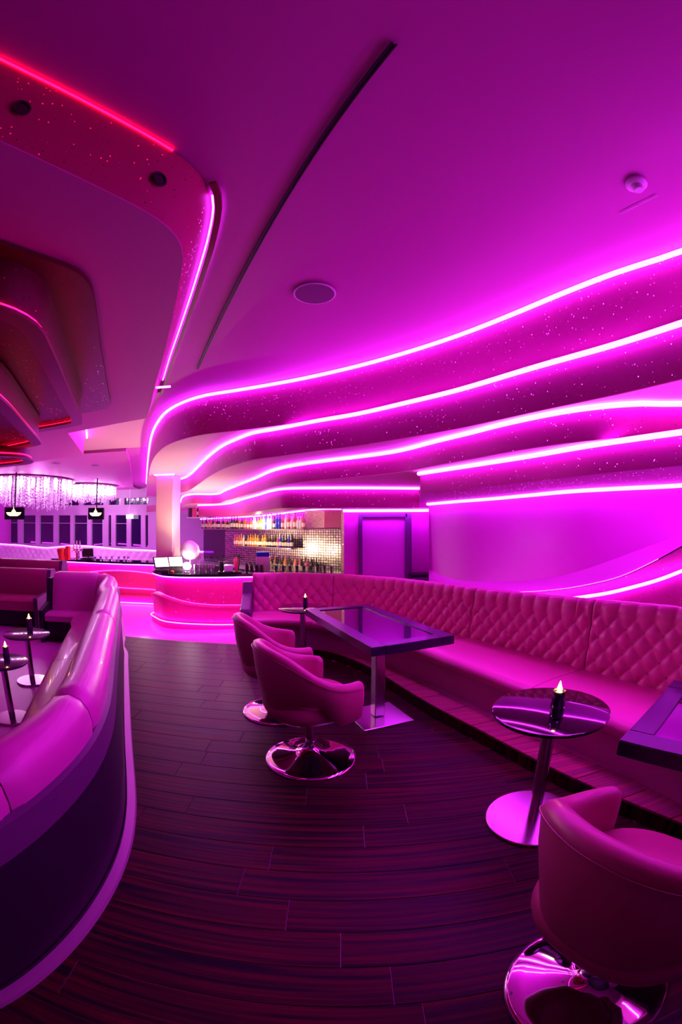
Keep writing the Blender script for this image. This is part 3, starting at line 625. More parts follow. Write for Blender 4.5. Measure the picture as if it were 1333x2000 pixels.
for si in range(len(seams) - 1):
    s0_, s1_ = seams[si], seams[si + 1]; n = max(8, int((s1_ - s0_) / .0135)); rowsv = []
    ss = np.linspace(s0_ + .003, s1_ - .003, n)
    nv = 44
    mb = MB(); btn = MB()
    du = (s1_ - s0_) / max(1, round((s1_ - s0_) / PU))
    prof = []
    for v in range(nv + 1):
        q = v / nv
        if q < .8: prof.append((q / .8, 0))
        else: prof.append((1.0, (q - .8) / .2))
    for (zf, tf) in prof:
        row = []
        for s in ss:
            p, nn_ = bpos(s); zt_ = ztop(s); hgt = zt_ - .43 - .05
            zz = .43 + hgt * zf; rec = .05 * zf           # slight recline
            u = (s - s0_) / du; w_ = (zz - .43) / PW
            wtop = (zt_ - .05 - .43) / PW; fade = 1.0
            f = abs(math.sin(math.pi * (u + w_)) * math.sin(math.pi * (u - w_))) ** .42
            wlast = math.floor(wtop * 2 - .3) / 2
            if w_ > wlast:      # above the last button row: pleats only
                f2 = abs(math.sin(math.pi * (u + wlast))) ** .35; k_ = min(1, (w_ - wlast) / .25); f = f * (1 - k_) + f2 * k_
            e = min((s - s0_), (s1_ - s)) / .03; f *= min(1, max(0, e)) ** .5
            bulge = .034 * f
            if tf == 0: d = rec - bulge; z = zz
            else:
                a_ = tf * math.pi * .62; d = rec - bulge * (1 - tf) + .055 * (1 - math.cos(a_)); z = zz + .055 * math.sin(a_) + .010 * (f if tf < .8 else 0) * math.sin(tf * 3.14)
            row.append((p[0] + nn_[0] * d, p[1] + nn_[1] * d, z))
        rowsv.append(row)
    # back skin down to the floor
    rowsv.append([(bpos(s)[0][0] + bpos(s)[1][0] * .15, bpos(s)[0][1] + bpos(s)[1][1] * .15, ztop(s) - .04) for s in ss])
    rowsv.append([(bpos(s)[0][0] + bpos(s)[1][0] * .15, bpos(s)[0][1] + bpos(s)[1][1] * .15, .02) for s in ss])
    mb.grid(rowsv)
    bo = mb.build('backrest', 'leather2', bq, smooth=75)
    nb = int(round((s1_ - s0_) / du))
    for r_ in range(1, 9):
        w_ = r_ / 2
        if w_ > (.40 / PW): break
        for k_ in range(0, nb + 1):
            u = k_ + (0 if r_ % 2 == 0 else .5)
            if u <= .2 or u >= nb - .2: continue
            s = s0_ + u * du; p, nn_ = bpos(s); zz = .43 + w_ * PW
            if zz > ztop(s) - .06: continue
            rec = .05 * (zz - .43) / (ztop(s) - .48); cc = Vector((p[0] + nn_[0] * (rec - .004), p[1] + nn_[1] * (rec - .004), zz))
            t1 = Vector((-nn_[1], nn_[0], 0)); ring = [cc - Vector((nn_[0], nn_[1], 0)) * .007] + [cc + (t1 * math.cos(a_) + Vector((0, 0, 1)) * math.sin(a_)) * .011 for a_ in [2 * math.pi * i / 8 for i in range(8)]]
            btn.add(ring, [(0, 1 + i, 1 + (i + 1) % 8) for i in range(8)])
    tag(btn.build('buttons', 'button', bo, smooth=60), kind='stuff')
    # seat cushion of the same section
    n2 = max(6, int((s1_ - s0_) / .06)); s2 = np.linspace(s0_ + .003, s1_ - .003, n2); R_ = []
    fr_ = .63
    for (d, z) in [(.03, .30), (.03, .40), (-.02, .435), (-.2, .445), (-.4, .448), (-fr_ + .06, .44), (-fr_ + .015, .425), (-fr_, .395), (-fr_ + .01, .345), (-fr_ + .06, .325)]:
        R_.append([(bpos(s)[0][0] + bpos(s)[1][0] * d, bpos(s)[0][1] + bpos(s)[1][1] * d, z) for s in s2])
    sm = MB().grid(R_)
    for e_ in (0, -1):
        pts_ = [r[e_] for r in R_]; sm.add(pts_, [tuple(range(len(pts_)))])
    sm.build('seat_cushion', 'leather2', bq, smooth=60)
# upholstered base under the seat, standing on the plinth
sb = np.linspace(.02, LT - .01, 90)
def brow(d, z): return [(bpos(s)[0][0] + bpos(s)[1][0] * d, bpos(s)[0][1] + bpos(s)[1][1] * d, z) for s in sb]
MB().grid([brow(-.56, .325), brow(-.555, .20), brow(-.55, .085)]).build('base', 'leather', bq, smooth=60)
MB().grid([brow(-.55, .10), brow(-.575, .098), brow(-.577, .086), brow(-.55, .084)]).build('base_piping', 'button', bq, smooth=60)
# arm at the left end
am = MB(); p, nn_ = bpos(0.0); p2, _ = bpos(.1); tx, ty = (p - p2) / np.linalg.norm(p - p2)
aa_ = math.atan2(nn_[1], nn_[0])
def loc(d, t, z): return (p[0] + nn_[0] * d + tx * t, p[1] + nn_[1] * d + ty * t, z)
prof_ = [(.12, .12), (.12, .80), (.02, .80), (-.10, .66), (-.62, .56), (-.66, .52), (-.64, .12)]
am.add([loc(d, 0, z) for d, z in prof_] + [loc(d, .13, z) for d, z in prof_], [tuple(range(7)), tuple(range(13, 6, -1))] + [(i, (i + 1) % 7, 7 + (i + 1) % 7, 7 + i) for i in range(7)])
ao = am.build('arm', 'capband', bq); bv = ao.modifiers.new('b', 'BEVEL'); bv.width = .02; bv.segments = 3
# plinth step with angled planks
pl = thing('plinth', 'raised plank-topped step running in front of the banquette', 'step')
hi2 = offset(plinth_hi, .0); ps = MB()
ps.grid([set3(plinth_lo, 0.0), set3(plinth_lo, .088), set3(offset(plinth_hi, .0), .088)]); ps.build('riser', 'plank', pl, smooth=40)
def outw(c, d):
    n = normals(c); s_ = 1 if np.dot(n[len(c) // 2], c[len(c) // 2, :2]) > 0 else -1
    o = c.copy(); o[:, :2] += n * s_ * d; return o
MB().grid([set3(plinth_hi, .089), set3(plinth_hi, .10), set3(outw(plinth_hi, .35), .10)]).build('rear_edge', 'leather', pl, smooth=40)
ta = np.linspace(0, 1, len(plinth_lo)); cutsl = list(np.arange(0.0, 1.0, .052)) + [1.0]
for i in range(len(cutsl) - 1):
    a_, b_ = cutsl[i] + .0008, cutsl[i + 1] - .0008; m_ = 4; lo_, hi_ = [], []
    sk_ = .012
    for k_ in range(m_ + 1):
        t_ = a_ + (b_ - a_) * k_ / m_
        tl, th_ = t_, min(1, max(0, t_ + sk_ * (1 if (i % 2 or True) else 0)))
        lo_.append([np.interp(tl, ta, plinth_lo[:, c_]) for c_ in (0, 1)]); hi_.append([np.interp(th_, ta, plinth_hi[:, c_]) for c_ in (0, 1)])
    c0 = np.mean(lo_ + hi_, axis=0)
    vs = [(q[0] - c0[0], q[1] - c0[1], z) for z in (.086, .0995) for q in lo_ + hi_]
    nn2 = m_ + 1; F = [(k_, k_ + 1, nn2 + k_ + 1, nn2 + k_) for k_ in range(m_)]; o2 = 2 * nn2
    fs = [tuple(v + o2 for v in f) for f in F] + [(k_, k_ + 1, o2 + k_ + 1, o2 + k_) for k_ in range(m_)] + [(nn2 + k_, nn2 + k_ + 1, o2 + nn2 + k_ + 1, o2 + nn2 + k_) for k_ in range(m_)] + [(0, nn2, o2 + nn2, o2), (m_, nn2 + m_, o2 + nn2 + m_, o2 + m_)]
    MB().add(vs, fs).build('plank', 'plank2', pl, loc=(c0[0], c0[1], 0))

# ---- curved sofa with its outer shell, left foreground
cs = thing('curved_sofa', 'large curved rose leather sofa seen from behind, left foreground', 'sofa')
sp = couch_plan                          # runs from the far end to the near end
nin = normals(sp); sgn = 1 if np.dot(nin[60], np.array([-1, 0])) > 0 else -1; nin = nin * sgn     # inward = towards the seats
sa = np.r_[0, np.cumsum(np.linalg.norm(np.diff(sp[:, :2], axis=0), axis=1))]
# carry the spine round the far end
far_pts = [(-3.98, 5.18), (-3.75, 5.24), (-3.4, 5.33), (-3.12, 5.34), (-2.95, 5.22), (-2.86, 5.02), (-2.74, 4.78)]
i1 = [i for i in range(len(sp)) if sp[i, 1] < 4.6][0]
spine = smooth_curve(spline(far_pts + [tuple(q[:2]) for q in sp[i1::6]] + [tuple(sp[-1, :2])], 160), 4)
nin = normals(spine); sgn = 1 if np.dot(nin[90], np.array([-1, 0])) > 0 else -1; nin = nin * sgn
sa = np.r_[0, np.cumsum(np.linalg.norm(np.diff(spine, axis=0), axis=1))]; LS = sa[-1]
def cp(s, d, z):
    p_ = np.array([np.interp(s, sa, spine[:, 0]), np.interp(s, sa, spine[:, 1])]); n_ = np.array([np.interp(s, sa, nin[:, 0]), np.interp(s, sa, nin[:, 1])]); n_ /= np.linalg.norm(n_)
    return (p_[0] + n_[0] * d, p_[1] + n_[1] * d, z)
def srow(s_list, d, z): return [cp(s, d, z) for s in s_list]
full = np.linspace(0, LS, 150)
def hz(s): return max(0, min(1, (1.9 - s) / 1.3))      # the back is a little higher at the far end
MB().grid([srow(full, .005, .035), srow(full, .0, .50), srow(full, .06, .50)]).build('outer_panel', 'darkpanel', cs, smooth=60)
MB().grid([[cp(s, -.012, .50) for s in full], [cp(s, -.006, .615 + .10 * hz(s)) for s in full], [cp(s, .02, .625 + .10 * hz(s)) for s in full], [cp(s, .06, .60) for s in full], ]).build('cap_band', 'capband', cs, smooth=40)
MB().grid([srow(full, -.05, .002), srow(full, -.045, .018), srow(full, .0, .022)]).build('floor_trim', 'kick', cs, smooth=40)
MB().grid([srow(full, .0, .0), srow(full, .0, .04)]).build('kickboard', 'darkpanel', cs, smooth=60)
tag(cs.children[1], 'plum band below the cushions')
def s_at(px, py, z):
    p_ = at(px, py, z); return float(sa[int(np.argmin(np.hypot(spine[:, 0] - p_.x, spine[:, 1] - p_.y)))])
cuts = [0.02, .75, s_at(214, 1225, .66), s_at(168, 1410, .66), s_at(60, 1590, .66), LS]
cuts = sorted(set(round(c_, 3) for c_ in cuts)); 
for i in range(len(cuts) - 1):
    a_, b_ = cuts[i] + .004, cuts[i + 1] - .004
    if b_ - a_ < .08: continue
    s_ = np.linspace(a_, b_, max(8, int((b_ - a_) / .05)))
    rows_ = []
    prof_ = [(.025, .56), (.012, .66), (.022, .72), (.055, .775), (.11, .80), (.17, .79), (.22, .755), (.255, .70), (.275, .62), (.30, .52), (.34, .42), (.36, .38), (.30, .34)]
    for (d, z) in prof_:
        row = []
        for s in s_:
            e = min(s - a_, b_ - s) / .035; e = min(1, max(0, e)); e = (1 - (1 - e) ** 2) ** .5
            dm, zm = .16, .60; h_ = .085 * hz(s)
            row.append(cp(s, dm + (d - dm) * (.90 + .10 * e), zm + (z - zm) * (.92 + .08 * e) + (h_ if z > .5 else 0)))
        rows_.append(row)
    mb = MB().grid(rows_)
    for e_ in (0, -1):
        pts_ = [r[e_] for r in rows_]; mb.add(pts_, [tuple(range(len(pts_)))])
    mb.build('back_cushion', 'leather', cs, smooth=60)
    rows_ = []
    for (d, z) in [(.26, .28), (.26, .36), (.32, .385), (.45, .39), (.58, .38), (.62, .35), (.615, .28)]:
        rows_.append([cp(s, d, z) for s in s_])
    mb = MB().grid(rows_)
    for e_ in (0, -1):
        pts_ = [r[e_] for r in rows_]; mb.add(pts_, [tuple(range(len(pts_)))])
    mb.build('seat_cushion', 'leather', cs, smooth=50)
bs_ = np.linspace(.02, LS, 100)
MB().grid([[cp(s, .57, .30) for s in bs_], [cp(s, .57, .0) for s in bs_]]).build('base', 'darkpanel', cs, smooth=60)
# end panel at the far end
q = [cp(0, d, z) for d, z in [(-.01, 0), (-.01, .72), (.06, .80), (.26, .80), (.34, .50), (.64, .42), (.64, 0)]]; q2 = [cp(0.0, d, z) for d, z in [(-.01, 0), (-.01, .72), (.06, .80), (.26, .80), (.34, .50), (.64, .42), (.64, 0)]]
tdir = Vector((spine[0, 0] - spine[4, 0], spine[0, 1] - spine[4, 1], 0)).normalized() * .06
MB().add([tuple(v) for v in q] + [tuple(Vector(v) + tdir) for v in q2], [tuple(range(7)), tuple(range(13, 6, -1))] + [(i, (i + 1) % 7, 7 + (i + 1) % 7, 7 + i) for i in range(7)]).build('end_panel', 'darkpanel', cs)

# ---- second sofa at the left edge, mid distance
s2_ = thing('lounge_sofa', 'rose leather sofa with plum end panel, far left behind the round tables', 'sofa', (-4.62, 5.72, 0), R(17))
M['leather_deep'] = mat('deep_rose_leather', (0.34, 0.04, 0.14), 0.4)
def sofa_run(root, Ln):
    # local: +x is away along the run (to the left), seats face -y
    def row(d, z, n=14): return [(-Ln * i / n, d, z) for i in range(n + 1)]
    def close(mb, rows__):
        for e_ in (0, -1): pts_ = [r[e_] for r in rows__]; mb.add(pts_, [tuple(range(len(pts_)))])
        return mb
    nseg = 2
    for k in range(nseg):
        x0, x1 = -Ln * k / nseg - .005, -Ln * (k + 1) / nseg + .005
        rows__ = [[(x0 + (x1 - x0) * i / 6, d, z) for i in range(7)] for d, z in [(.17, .40), (.18, .70), (.14, .80), (.06, .83), (-.02, .80), (-.06, .70), (-.10, .42), (-.08, .36)]]
        close(MB().grid(rows__), rows__).build('back_cushion', 'leather_deep', root, smooth=50)
        rows__ = [[(x0 + (x1 - x0) * i / 6, d, z) for i in range(7)] for d, z in [(-.06, .26), (-.06, .42), (-.3, .44), (-.60, .43), (-.64, .40), (-.63, .26)]]
        close(MB().grid(rows__), rows__).build('seat_cushion', 'leather_deep', root, smooth=50)
    MB().bbox((-Ln / 2, -.2, .14), (Ln, .74, .24), .01).build('base', 'darkpanel', root)
    MB().bbox((-Ln / 2, .205, .36), (Ln, .04, .68), .01).build('rear_panel', 'darkpanel', root)
    pr = [(.24, .0), (.24, .74), (.18, .82), (.0, .82), (-.05, .70), (-.08, .50), (-.66, .46), (-.66, .0)]
    MB().add([(.0, d, z) for d, z in pr] + [(.07, d, z) for d, z in pr], [tuple(range(8)), tuple(range(15, 7, -1))] + [(i, (i + 1) % 8, 8 + (i + 1) % 8, 8 + i) for i in range(8)]).build('end_panel', 'capband', root)
sofa_run(s2_, 3.0)
s3_ = thing('lounge_sofa', 'small rose sofa back half hidden behind the far left sofa', 'sofa', (-5.55, 7.3, 0), R(10)); sofa_run(s3_, 2.2)

# ---- round candle tables
def round_table(name, label, c, rt=.285, h=.65, rb=.245, rp=.034, rz=0, topmat='black'):
    t = thing(name, label, 'table', (c[0], c[1], c[2] if len(c) > 2 else 0), rz, 'round candle tables')
    MB().lathe([(.001, h - .022), (rt - .012, h - .022), (rt - .002, h - .016), (rt, h - .010), (rt - .002, h - .003), (rt - .008, h), (.001, h)], n=56).build('tabletop', topmat, t, smooth=35)
    MB().lathe([(rp, .012), (rp, h - .022)], n=28).build('post', 'steel', t, smooth=40)
    MB().lathe([(.10, h - .034), (.10, h - .022)], n=28).build('top_plate', 'blackmatte', t, smooth=40)
    MB().lathe([(rb - .004, 0), (rb, .003), (rb, .012), (rb - .004, .015), (.001, .016)], n=56).build('base_disc', 'steel', t, smooth=35)
    return t
def candle(label, c, s=1.0):
    t = thing('candle_holder', label, 'candle', c, 0, 'glass candle holders')
    s *= .72
    pr = [(.030, 0), (.036, .006), (.038, .05), (.031, .095), (.034, .12), (.036, .125), (.033, .125), (.029, .10), (.033, .05), (.030, .010), (.001, .010)]
    mb = MB(); n = 16; vs = []; fs = []
    for r_, z_ in pr:
        for i in range(n): a_ = 2 * math.pi * i / n; k_ = 1 + (.10 if i % 2 else -.05); vs.append((r_ * k_ * s * math.cos(a_), r_ * k_ * s * math.sin(a_), z_ * s * 1.25))
    for k_ in range(len(pr) - 1):
        for i in range(n): j = (i + 1) % n; fs.append((k_ * n + i, k_ * n + j, (k_ + 1) * n + j, (k_ + 1) * n + i))
    mb.add(vs, fs).build('glass_holder', 'smoked', t)
    MB().lathe([(.020 * s, .012), (.020 * s, .145 * s), (.001, .145 * s)], n=14).build('wax', 'white', t, smooth=40)
    MB().lathe([(.001, .147 * s), (.012 * s, .155 * s), (.015 * s, .167 * s), (.009 * s, .185 * s), (.001, .21 * s)], n=10, cap=False).build('flame', 'candle', t, smooth=60)
    lamp('candle_light', 'POINT', (c[0], c[1], c[2] + .21 * s), (1.0, .42, .10), .22, .01)
tb = at(1041, 1597, 0)
round_table('round_table', 'round black candle table in front of the banquette, right foreground', tb, rt=.288, rb=.25)
candle('lit candle holder on the round table in the right foreground', at(1087, 1400, .65) + Vector((0, 0, 0)), 1.15)
tb2 = at(592, 1186, .65)
round_table('round_table', 'round black candle table between banquette and rectangular table, far end', (tb2.x, tb2.y, 0), rt=.27, rb=.22)
candle('lit candle holder on the round table behind the rectangular table', at(597, 1184, .65), .9)
t3 = at(64, 1330, 0)
round_table('round_table', 'round candle table left, the farther one inside the curved sofa', (t3.x, t3.y, 0), h=.485, rt=.245, rb=.17, rp=.028, topmat='tabletop')
candle('lit candle holder on the farther round table inside the curved sofa', at(59, 1233, .485), 1.15)
t4 = at(25, 1403, 0)
round_table('round_table', 'round candle table cut by the left edge of the picture', (t4.x, t4.y, 0), h=.48, rt=.215, rb=.15, rp=.028, topmat='tabletop')
candle('lit candle holder on the round table at the left picture edge', at(14, 1290, .48), 1.0)

# ---- rectangular tables
def rect_table(label, c, rz, Lx, Ly, base_c=None, base_rz=0):
    t = thing('rectangular_table', label, 'table', (c[0], c[1], 0), rz, 'rectangular glass-topped tables')
    h, th, b = .72, .065, .105
    for sx in (-1, 1):
        MB().bbox((sx * (Lx / 2 - b / 2), 0, h - th / 2), (b, Ly, th), .003).build('frame_rail', 'tableframe', t)
    for sy in (-1, 1):
        MB().bbox((0, sy * (Ly / 2 - b / 2), h - th / 2), (Lx - 2 * b - .001, b, th), .003).build('frame_rail', 'tableframe', t)
    MB().box((0, 0, h - .012), (Lx - 2 * b, Ly - 2 * b, .008)).build('glass_inset', 'darkglass', t)
    MB().box((0, 0, h - .05), (Lx - 2 * b, Ly - 2 * b, .02)).build('tray', 'blackmatte', t)
    q = Matrix.Rotation(-rz, 4, 'Z') @ (Vector((base_c[0], base_c[1], 0)) - Vector((c[0], c[1], 0))) if base_c is not None else Vector((0, 0, 0))
    MB().bbox((q.x, q.y, .34), (.085, .085, .635), .006, base_rz).build('pedestal', 'steel', t)
    MB().bbox((q.x, q.y, .008), (.42, .42, .016), .003, base_rz).build('base_plate', 'steel', t)
    MB().bbox((q.x, q.y, h - th - .006), (.30, .30, .012), .003, base_rz).build('top_bracket', 'blackmatte', t)
    return t
qa, qb, qc, qd = [at(a_, b_, .72) for a_, b_ in [(582, 1190), (708, 1181), (902, 1238), (746, 1262)]]
ctr = (qa + qb + qc + qd) / 4; axl = ((qd - qa) + (qc - qb)) / 2; axs = ((qb - qa) + (qc - qd)) / 2
rect_table('rectangular table with sunken glass top before the banquette, centre', ctr, math.atan2(axs.y, axs.x), axs.length, axl.length, at(738, 1400, 0), 0.0)
A_, B_ = at(1210, 1445, .72), at(1316, 1328, .72); e1 = (B_ - A_); C_ = at(1333, 1482, .72); e2 = (C_ - A_).normalized()
e1n = e1.normalized(); e2 = Vector((e1n.y, -e1n.x, 0)); e2 = e2 if e2.y < 0 else -e2
c2_ = A_ + e1 / 2 + e2 * .60
rect_table('rectangular table with sunken glass top cut by the right picture edge', c2_, math.atan2(e1.y, e1.x), e1.length, 1.2, Vector((1.42, .78, 0)), 0.3)

# ---- swivel tub chairs
def tub_chair(label, c, rz, dz=0.0, sc=1.07):
    t = thing('swivel_chair', label, 'chair', (c[0], c[1], 0), rz, 'tub swivel chairs')
    # faces local +x
    MB().lathe([(.272, 0), (.277, .004), (.276, .010), (.262, .017), (.22, .024), (.16, .034), (.10, .050), (.060, .072), (.040, .10), (.032, .13)], n=64).build('base_disc', 'chrome', t, smooth=60)
    MB().lathe([(.028, .12), (.028, .26), (.021, .262), (.021, .345)], n=28).build('post', 'chrome', t, smooth=40)
    MB().tube([(.03, .05, .34), (.05, .10, .33), (.055, .11, .24), (.045, .085, .14), (.04, .06, .10)], .004, 6).build('lift_cable', 'blackmatte', t, smooth=60)
    # seat
    def rr(r_, a_): return r_ * (abs(math.cos(a_)) ** 2.6 + abs(math.sin(a_)) ** 2.6) ** (-1 / 2.6)
    rows_ = []
    for r_, z_ in [(.10, .335), (.20, .338), (.245, .350), (.268, .375), (.275, .405), (.270, .44), (.252, .465), (.20, .478), (.12, .484), (.03, .486)]:
        rows_.append([(rr(r_, a_) * math.cos(a_) * .96, rr(r_, a_) * math.sin(a_), z_ - (.012 if math.cos(a_) > .3 and z_ > .45 else 0)) for a_ in [2 * math.pi * i / 48 for i in range(48)]])
    mb = MB().grid(rows_, closed=True); mb.add(rows_[0], [tuple(range(47, -1, -1))]); mb.add(rows_[-1], [tuple(range(48))])
    mb.build('seat', 'shell', t, smooth=60)
    MB().lathe([(.11, .325), (.11, .336)], n=24).build('seat_plate', 'blackmatte', t)
    # shell: sweep round the back, from arm front to arm front
    A0 = R(127); n = 56
    def pt(a_, r_): return (-math.cos(a_) * r_ * 1.0 + .02, math.sin(a_) * r_ * 1.02)
    def sh(q_):                      # q_ -1..1 along the wrap
        a_ = q_ * A0; k_ = abs(q_)
        top = .80 - .20 * (1 / (1 + math.exp(-(k_ - .50) * 9))) - .015 * k_
        x_ = min(1, max(0, (k_ - .56) / .20)); y_ = min(1, max(0, (.42 - k_) / .22)); bot = .48 - .13 * x_ * x_ * (3 - 2 * x_) - .07 * y_ * y_ * (3 - 2 * y_)
        return a_, top, bot
    ro, ri = .335, .270
    rows_ = []
    for i in range(n + 1):
        q_ = -1 + 2 * i / n; a_, top, bot = sh(q_); k_ = abs(q_); e = min(1, (1 - k_) / .05); e = (1 - (1 - e) ** 2) ** .5
        th_ = (ro - ri) * (.35 + .65 * e); rm = (ro + ri) / 2 + .0; fl_ = .015 * (1 - k_)
        oT, iT, oB, iB = rm + th_ / 2, rm - th_ / 2, rm + th_ / 2 - .035 * (1 - k_) - .015, rm - th_ / 2 - .03 * (1 - k_) - .01
        tp = top - .02 * (1 - e); bt = bot + .02 * (1 - e); mz = (tp + bt) / 2
        sec = [(oB, bt + .02), (oB * .5 + oT * .5 + .008, mz), (oT, tp - .03), (oT - .010, tp - .008), (rm, tp), (iT + .010, tp - .008), (iT, tp - .03), (iT * .5 + iB * .5, mz), (iB, bt + .02), (iB + .012, bt + .004), (rm - .02 * (1 - k_), bt), (oB - .012, bt + .004)]
        rows_.append([(*pt(a_, r_), z_) for r_, z_ in sec])
    mb = MB().grid(rows_, closed=True); mb.add(rows_[0], [tuple(range(12))]); mb.add(rows_[-1], [tuple(range(11, -1, -1))])
    mb.build('back_shell', 'shell', t, smooth=60)
    pp = [(*pt(sh(-1 + 2 * i / n)[0], ro + .0035), sh(-1 + 2 * i / n)[1] - .032) for i in range(2, n - 1)]
    MB().tube(pp, .0022, 4).build('seam_piping', 'button', t, smooth=60)
    # back bracket that joins seat and shell
    for ch_ in t.children:
        if ch_.name.split('.')[0] in ('seat', 'seat_plate', 'back_shell', 'seam_piping'): ch_.location.z += dz
    if dz: MB().lathe([(.021, .34), (.021, .34 + dz)], n=24).build('post_extension', 'chrome', t, smooth=40)
    t.scale = (sc, sc, 1.05)
    return t
ch2 = at(608, 1480, 0)
tub_chair('rose tub swivel chair nearest the rectangular table, on a chrome disc', ch2, R(27))
ch1 = at(545, 1388, 0)
tub_chair('rose tub swivel chair half hidden behind the nearer tub chair', ch1, R(20))
ch3 = at(1152, 1920, 0)
tub_chair('rose tub swivel chair cut by the lower right corner', ch3, R(24), .05)

# ================================================================== the bar
ZBAR = .68
bc = spline([(-3.66, 7.98)] + [p_[:2] for p_ in pxs([(297, 1113), (306, 1117), (320, 1120), (345, 1121.5), (400, 1122), (500, 1121), (600, 1120), (669, 1120)], ZBAR)] + [(.04, 7.66)], 90)
bar = thing('bar_counter', 'main bar with black top and glowing pink glitter front, rounded end', 'bar')
sgb = toward(bc)
inb = offset(bc, -sgb * .5)
MB().plate(xy(bc) + xy(inb[::-1]), ZBAR - .045, ZBAR).build('countertop', 'black', bar, smooth=30)
f0 = offset(bc, -sgb * .06)
def brows(c, lst): return MB().grid([[(p_[0], p_[1], z(i) if callable(z) else z) for i, p_ in enumerate(offset(c, sgb * d))] for d, z in lst])
nB = len(f0)
def zmid(i): t_ = i / nB; return .14 + .17 * math.exp(-((t_ - .16) / .16) ** 2) - .03 * t_
def zlow(i): t_ = i / nB; return -.17 + .02 * math.sin(t_ * 9)
brows(f0, [(0, ZBAR - .05), (0, lambda i: zmid(i) + .06), (.01, zmid)]).build('front_band', 'glitter_bar', bar, smooth=60)
brows(f0, [(.0, zmid), (.09, lambda i: zmid(i) - .02), (.10, lambda i: zmid(i) - .05), (.06, lambda i: (zmid(i) + zlow(i)) / 2), (.05, zlow)]).build('front_band', 'glitter_bar', bar, smooth=60)
brows(f0, [(.05, zlow), (.10, lambda i: zlow(i) - .02), (.10, ZLOW)]).build('front_band', 'glitter_bar', bar, smooth=60)
def lrun(c, d, z, r, m='led', par=None, nm='front_light'):
    o = offset(c, sgb * d); return MB().tube([(p_[0], p_[1], z(i) if callable(z) else z) for i, p_ in enumerate(o)], r, 5).build(nm, m, par, smooth=60)
lrun(f0, .045, ZBAR - .055, .012, 'led', bar)
lrun(f0, .012, lambda i: zmid(i) - .002, .003, 'ledsoft', bar)
lrun(f0, .115, lambda i: zlow(i) - .02, .008, 'led', bar)
MB().grid([[(p_[0], p_[1], ZBAR - .05) for p_ in inb], [(p_[0], p_[1], ZLOW) for p_ in inb]]).build('inner_panel', 'shelf', bar)
# left wing of the bar
wc_ = spline([p_[:2] for p_ in pxs([(100, 1091), (160, 1094), (230, 1097), (300, 1099)], ZBAR)] + [(-3.75, 9.2)], 60)
wing = thing('bar_counter', 'left wing of the bar with wavy banded pink front', 'bar')
inw = offset(wc_, -toward(wc_) * .6)
MB().plate(xy(wc_) + xy(inw[::-1]), ZBAR - .05, ZBAR).build('countertop', 'black', wing, smooth=30)
sgb = toward(wc_); f1 = offset(wc_, -sgb * .06); nW = len(f1)
def za(i): t_ = i / nW; return .33 + .14 * math.sin(t_ * 4.2 - .9)
def zb_(i): t_ = i / nW; return .10 - .06 * t_
def zc_(i): t_ = i / nW; return -.08 - .03 * t_
fr_prev = [(0, ZBAR - .05), (0, lambda i: za(i) + .03), (.02, za)]
brows(f1, fr_prev).build('front_band', 'glitter_bar', wing, smooth=60)
brows(f1, [(0, za), (.07, lambda i: za(i) - .02), (.03, lambda i: zb_(i) + .05), (.03, zb_)]).build('front_band', 'glitter_bar', wing, smooth=60)
brows(f1, [(.03, zb_), (.10, lambda i: zb_(i) - .02), (.06, zc_)]).build('front_band', 'glitter_bar', wing, smooth=60)
brows(f1, [(.06, zc_), (.13, lambda i: zc_(i) - .02), (.10, ZLOW)]).build('front_band', 'glitter_bar', wing, smooth=60)
lrun(f1, .05, ZBAR - .06, .012, 'led', wing); lrun(f1, .03, za, .004, 'ledsoft', wing); lrun(f1, .06, zb_, .004, 'ledsoft', wing); lrun(f1, .16, ZLOW + .03, .009, 'led', wing)
# ---- bottles
def bottle_proto(kind, h, r, neck, lab=True, name='bottle'):
    e = bpy.data.objects.new(name, None); COL.objects.link(e)
    sh_ = h * neck
    MB().lathe([(r * .9, 0), (r, .008), (r, sh_), (r * .8, sh_ + h * .06), (r * .36, sh_ + h * .14), (r * .32, h * .95)], n=12).build('body', 'b_' + kind, e, smooth=50)
    MB().lathe([(r * .36, h * .93), (r * .38, h), (.001, h)], n=10).build('cap', 'b_cap', e, smooth=50)
    if lab: MB().lathe([(r * 1.02, sh_ * .25), (r * 1.02, sh_ * .72)], n=12, cap=False).build('label', 'b_label', e, smooth=50)
    return e
protos = {}
def bottle(kind, pos, h, r, neck, lab, label, group):
    key = (kind, round(h, 2), lab)
    if key not in protos: o = protos[key] = bottle_proto(kind, h, r, neck, lab)
    else: o = copy_tree(protos[key])
    o.location = pos; tag(o, label, 'bottle', group); return o
colw = dict(amber='amber', dark='dark', green='green', clear='clear', blue='deep blue', rose='pink')
def shelf(name, label, x0, x1, py, off, z=None, depth=.14):
    p, q = onp(x0, py, off), onp(x1, py, off); zz = z if z is not None else (p[2] + q[2]) / 2
    n = np.array([-(q - p)[1], (q - p)[0], 0]); n /= np.linalg.norm(n); n = -n if np.dot(n[:2], p[:2]) < 0 else n   # away from the camera
    vs = [p - n * depth, q - n * depth, q, p]; vs = [(v[0], v[1], zz - .012) for v in vs] + [(v[0], v[1], zz) for v in vs]
    o = MB().add(vs, [(3, 2, 1, 0), (4, 5, 6, 7), (0, 1, 5, 4), (1, 2, 6, 5), (2, 3, 7, 6), (3, 0, 4, 7)]).build(name, 'shelf'); tag(o, label, 'shelf'); return p, q, n, zz
p, q, n_, zz = shelf('bar_shelf', 'upper steel shelf of bottles behind the bar', 398, 602, 1033, .16)
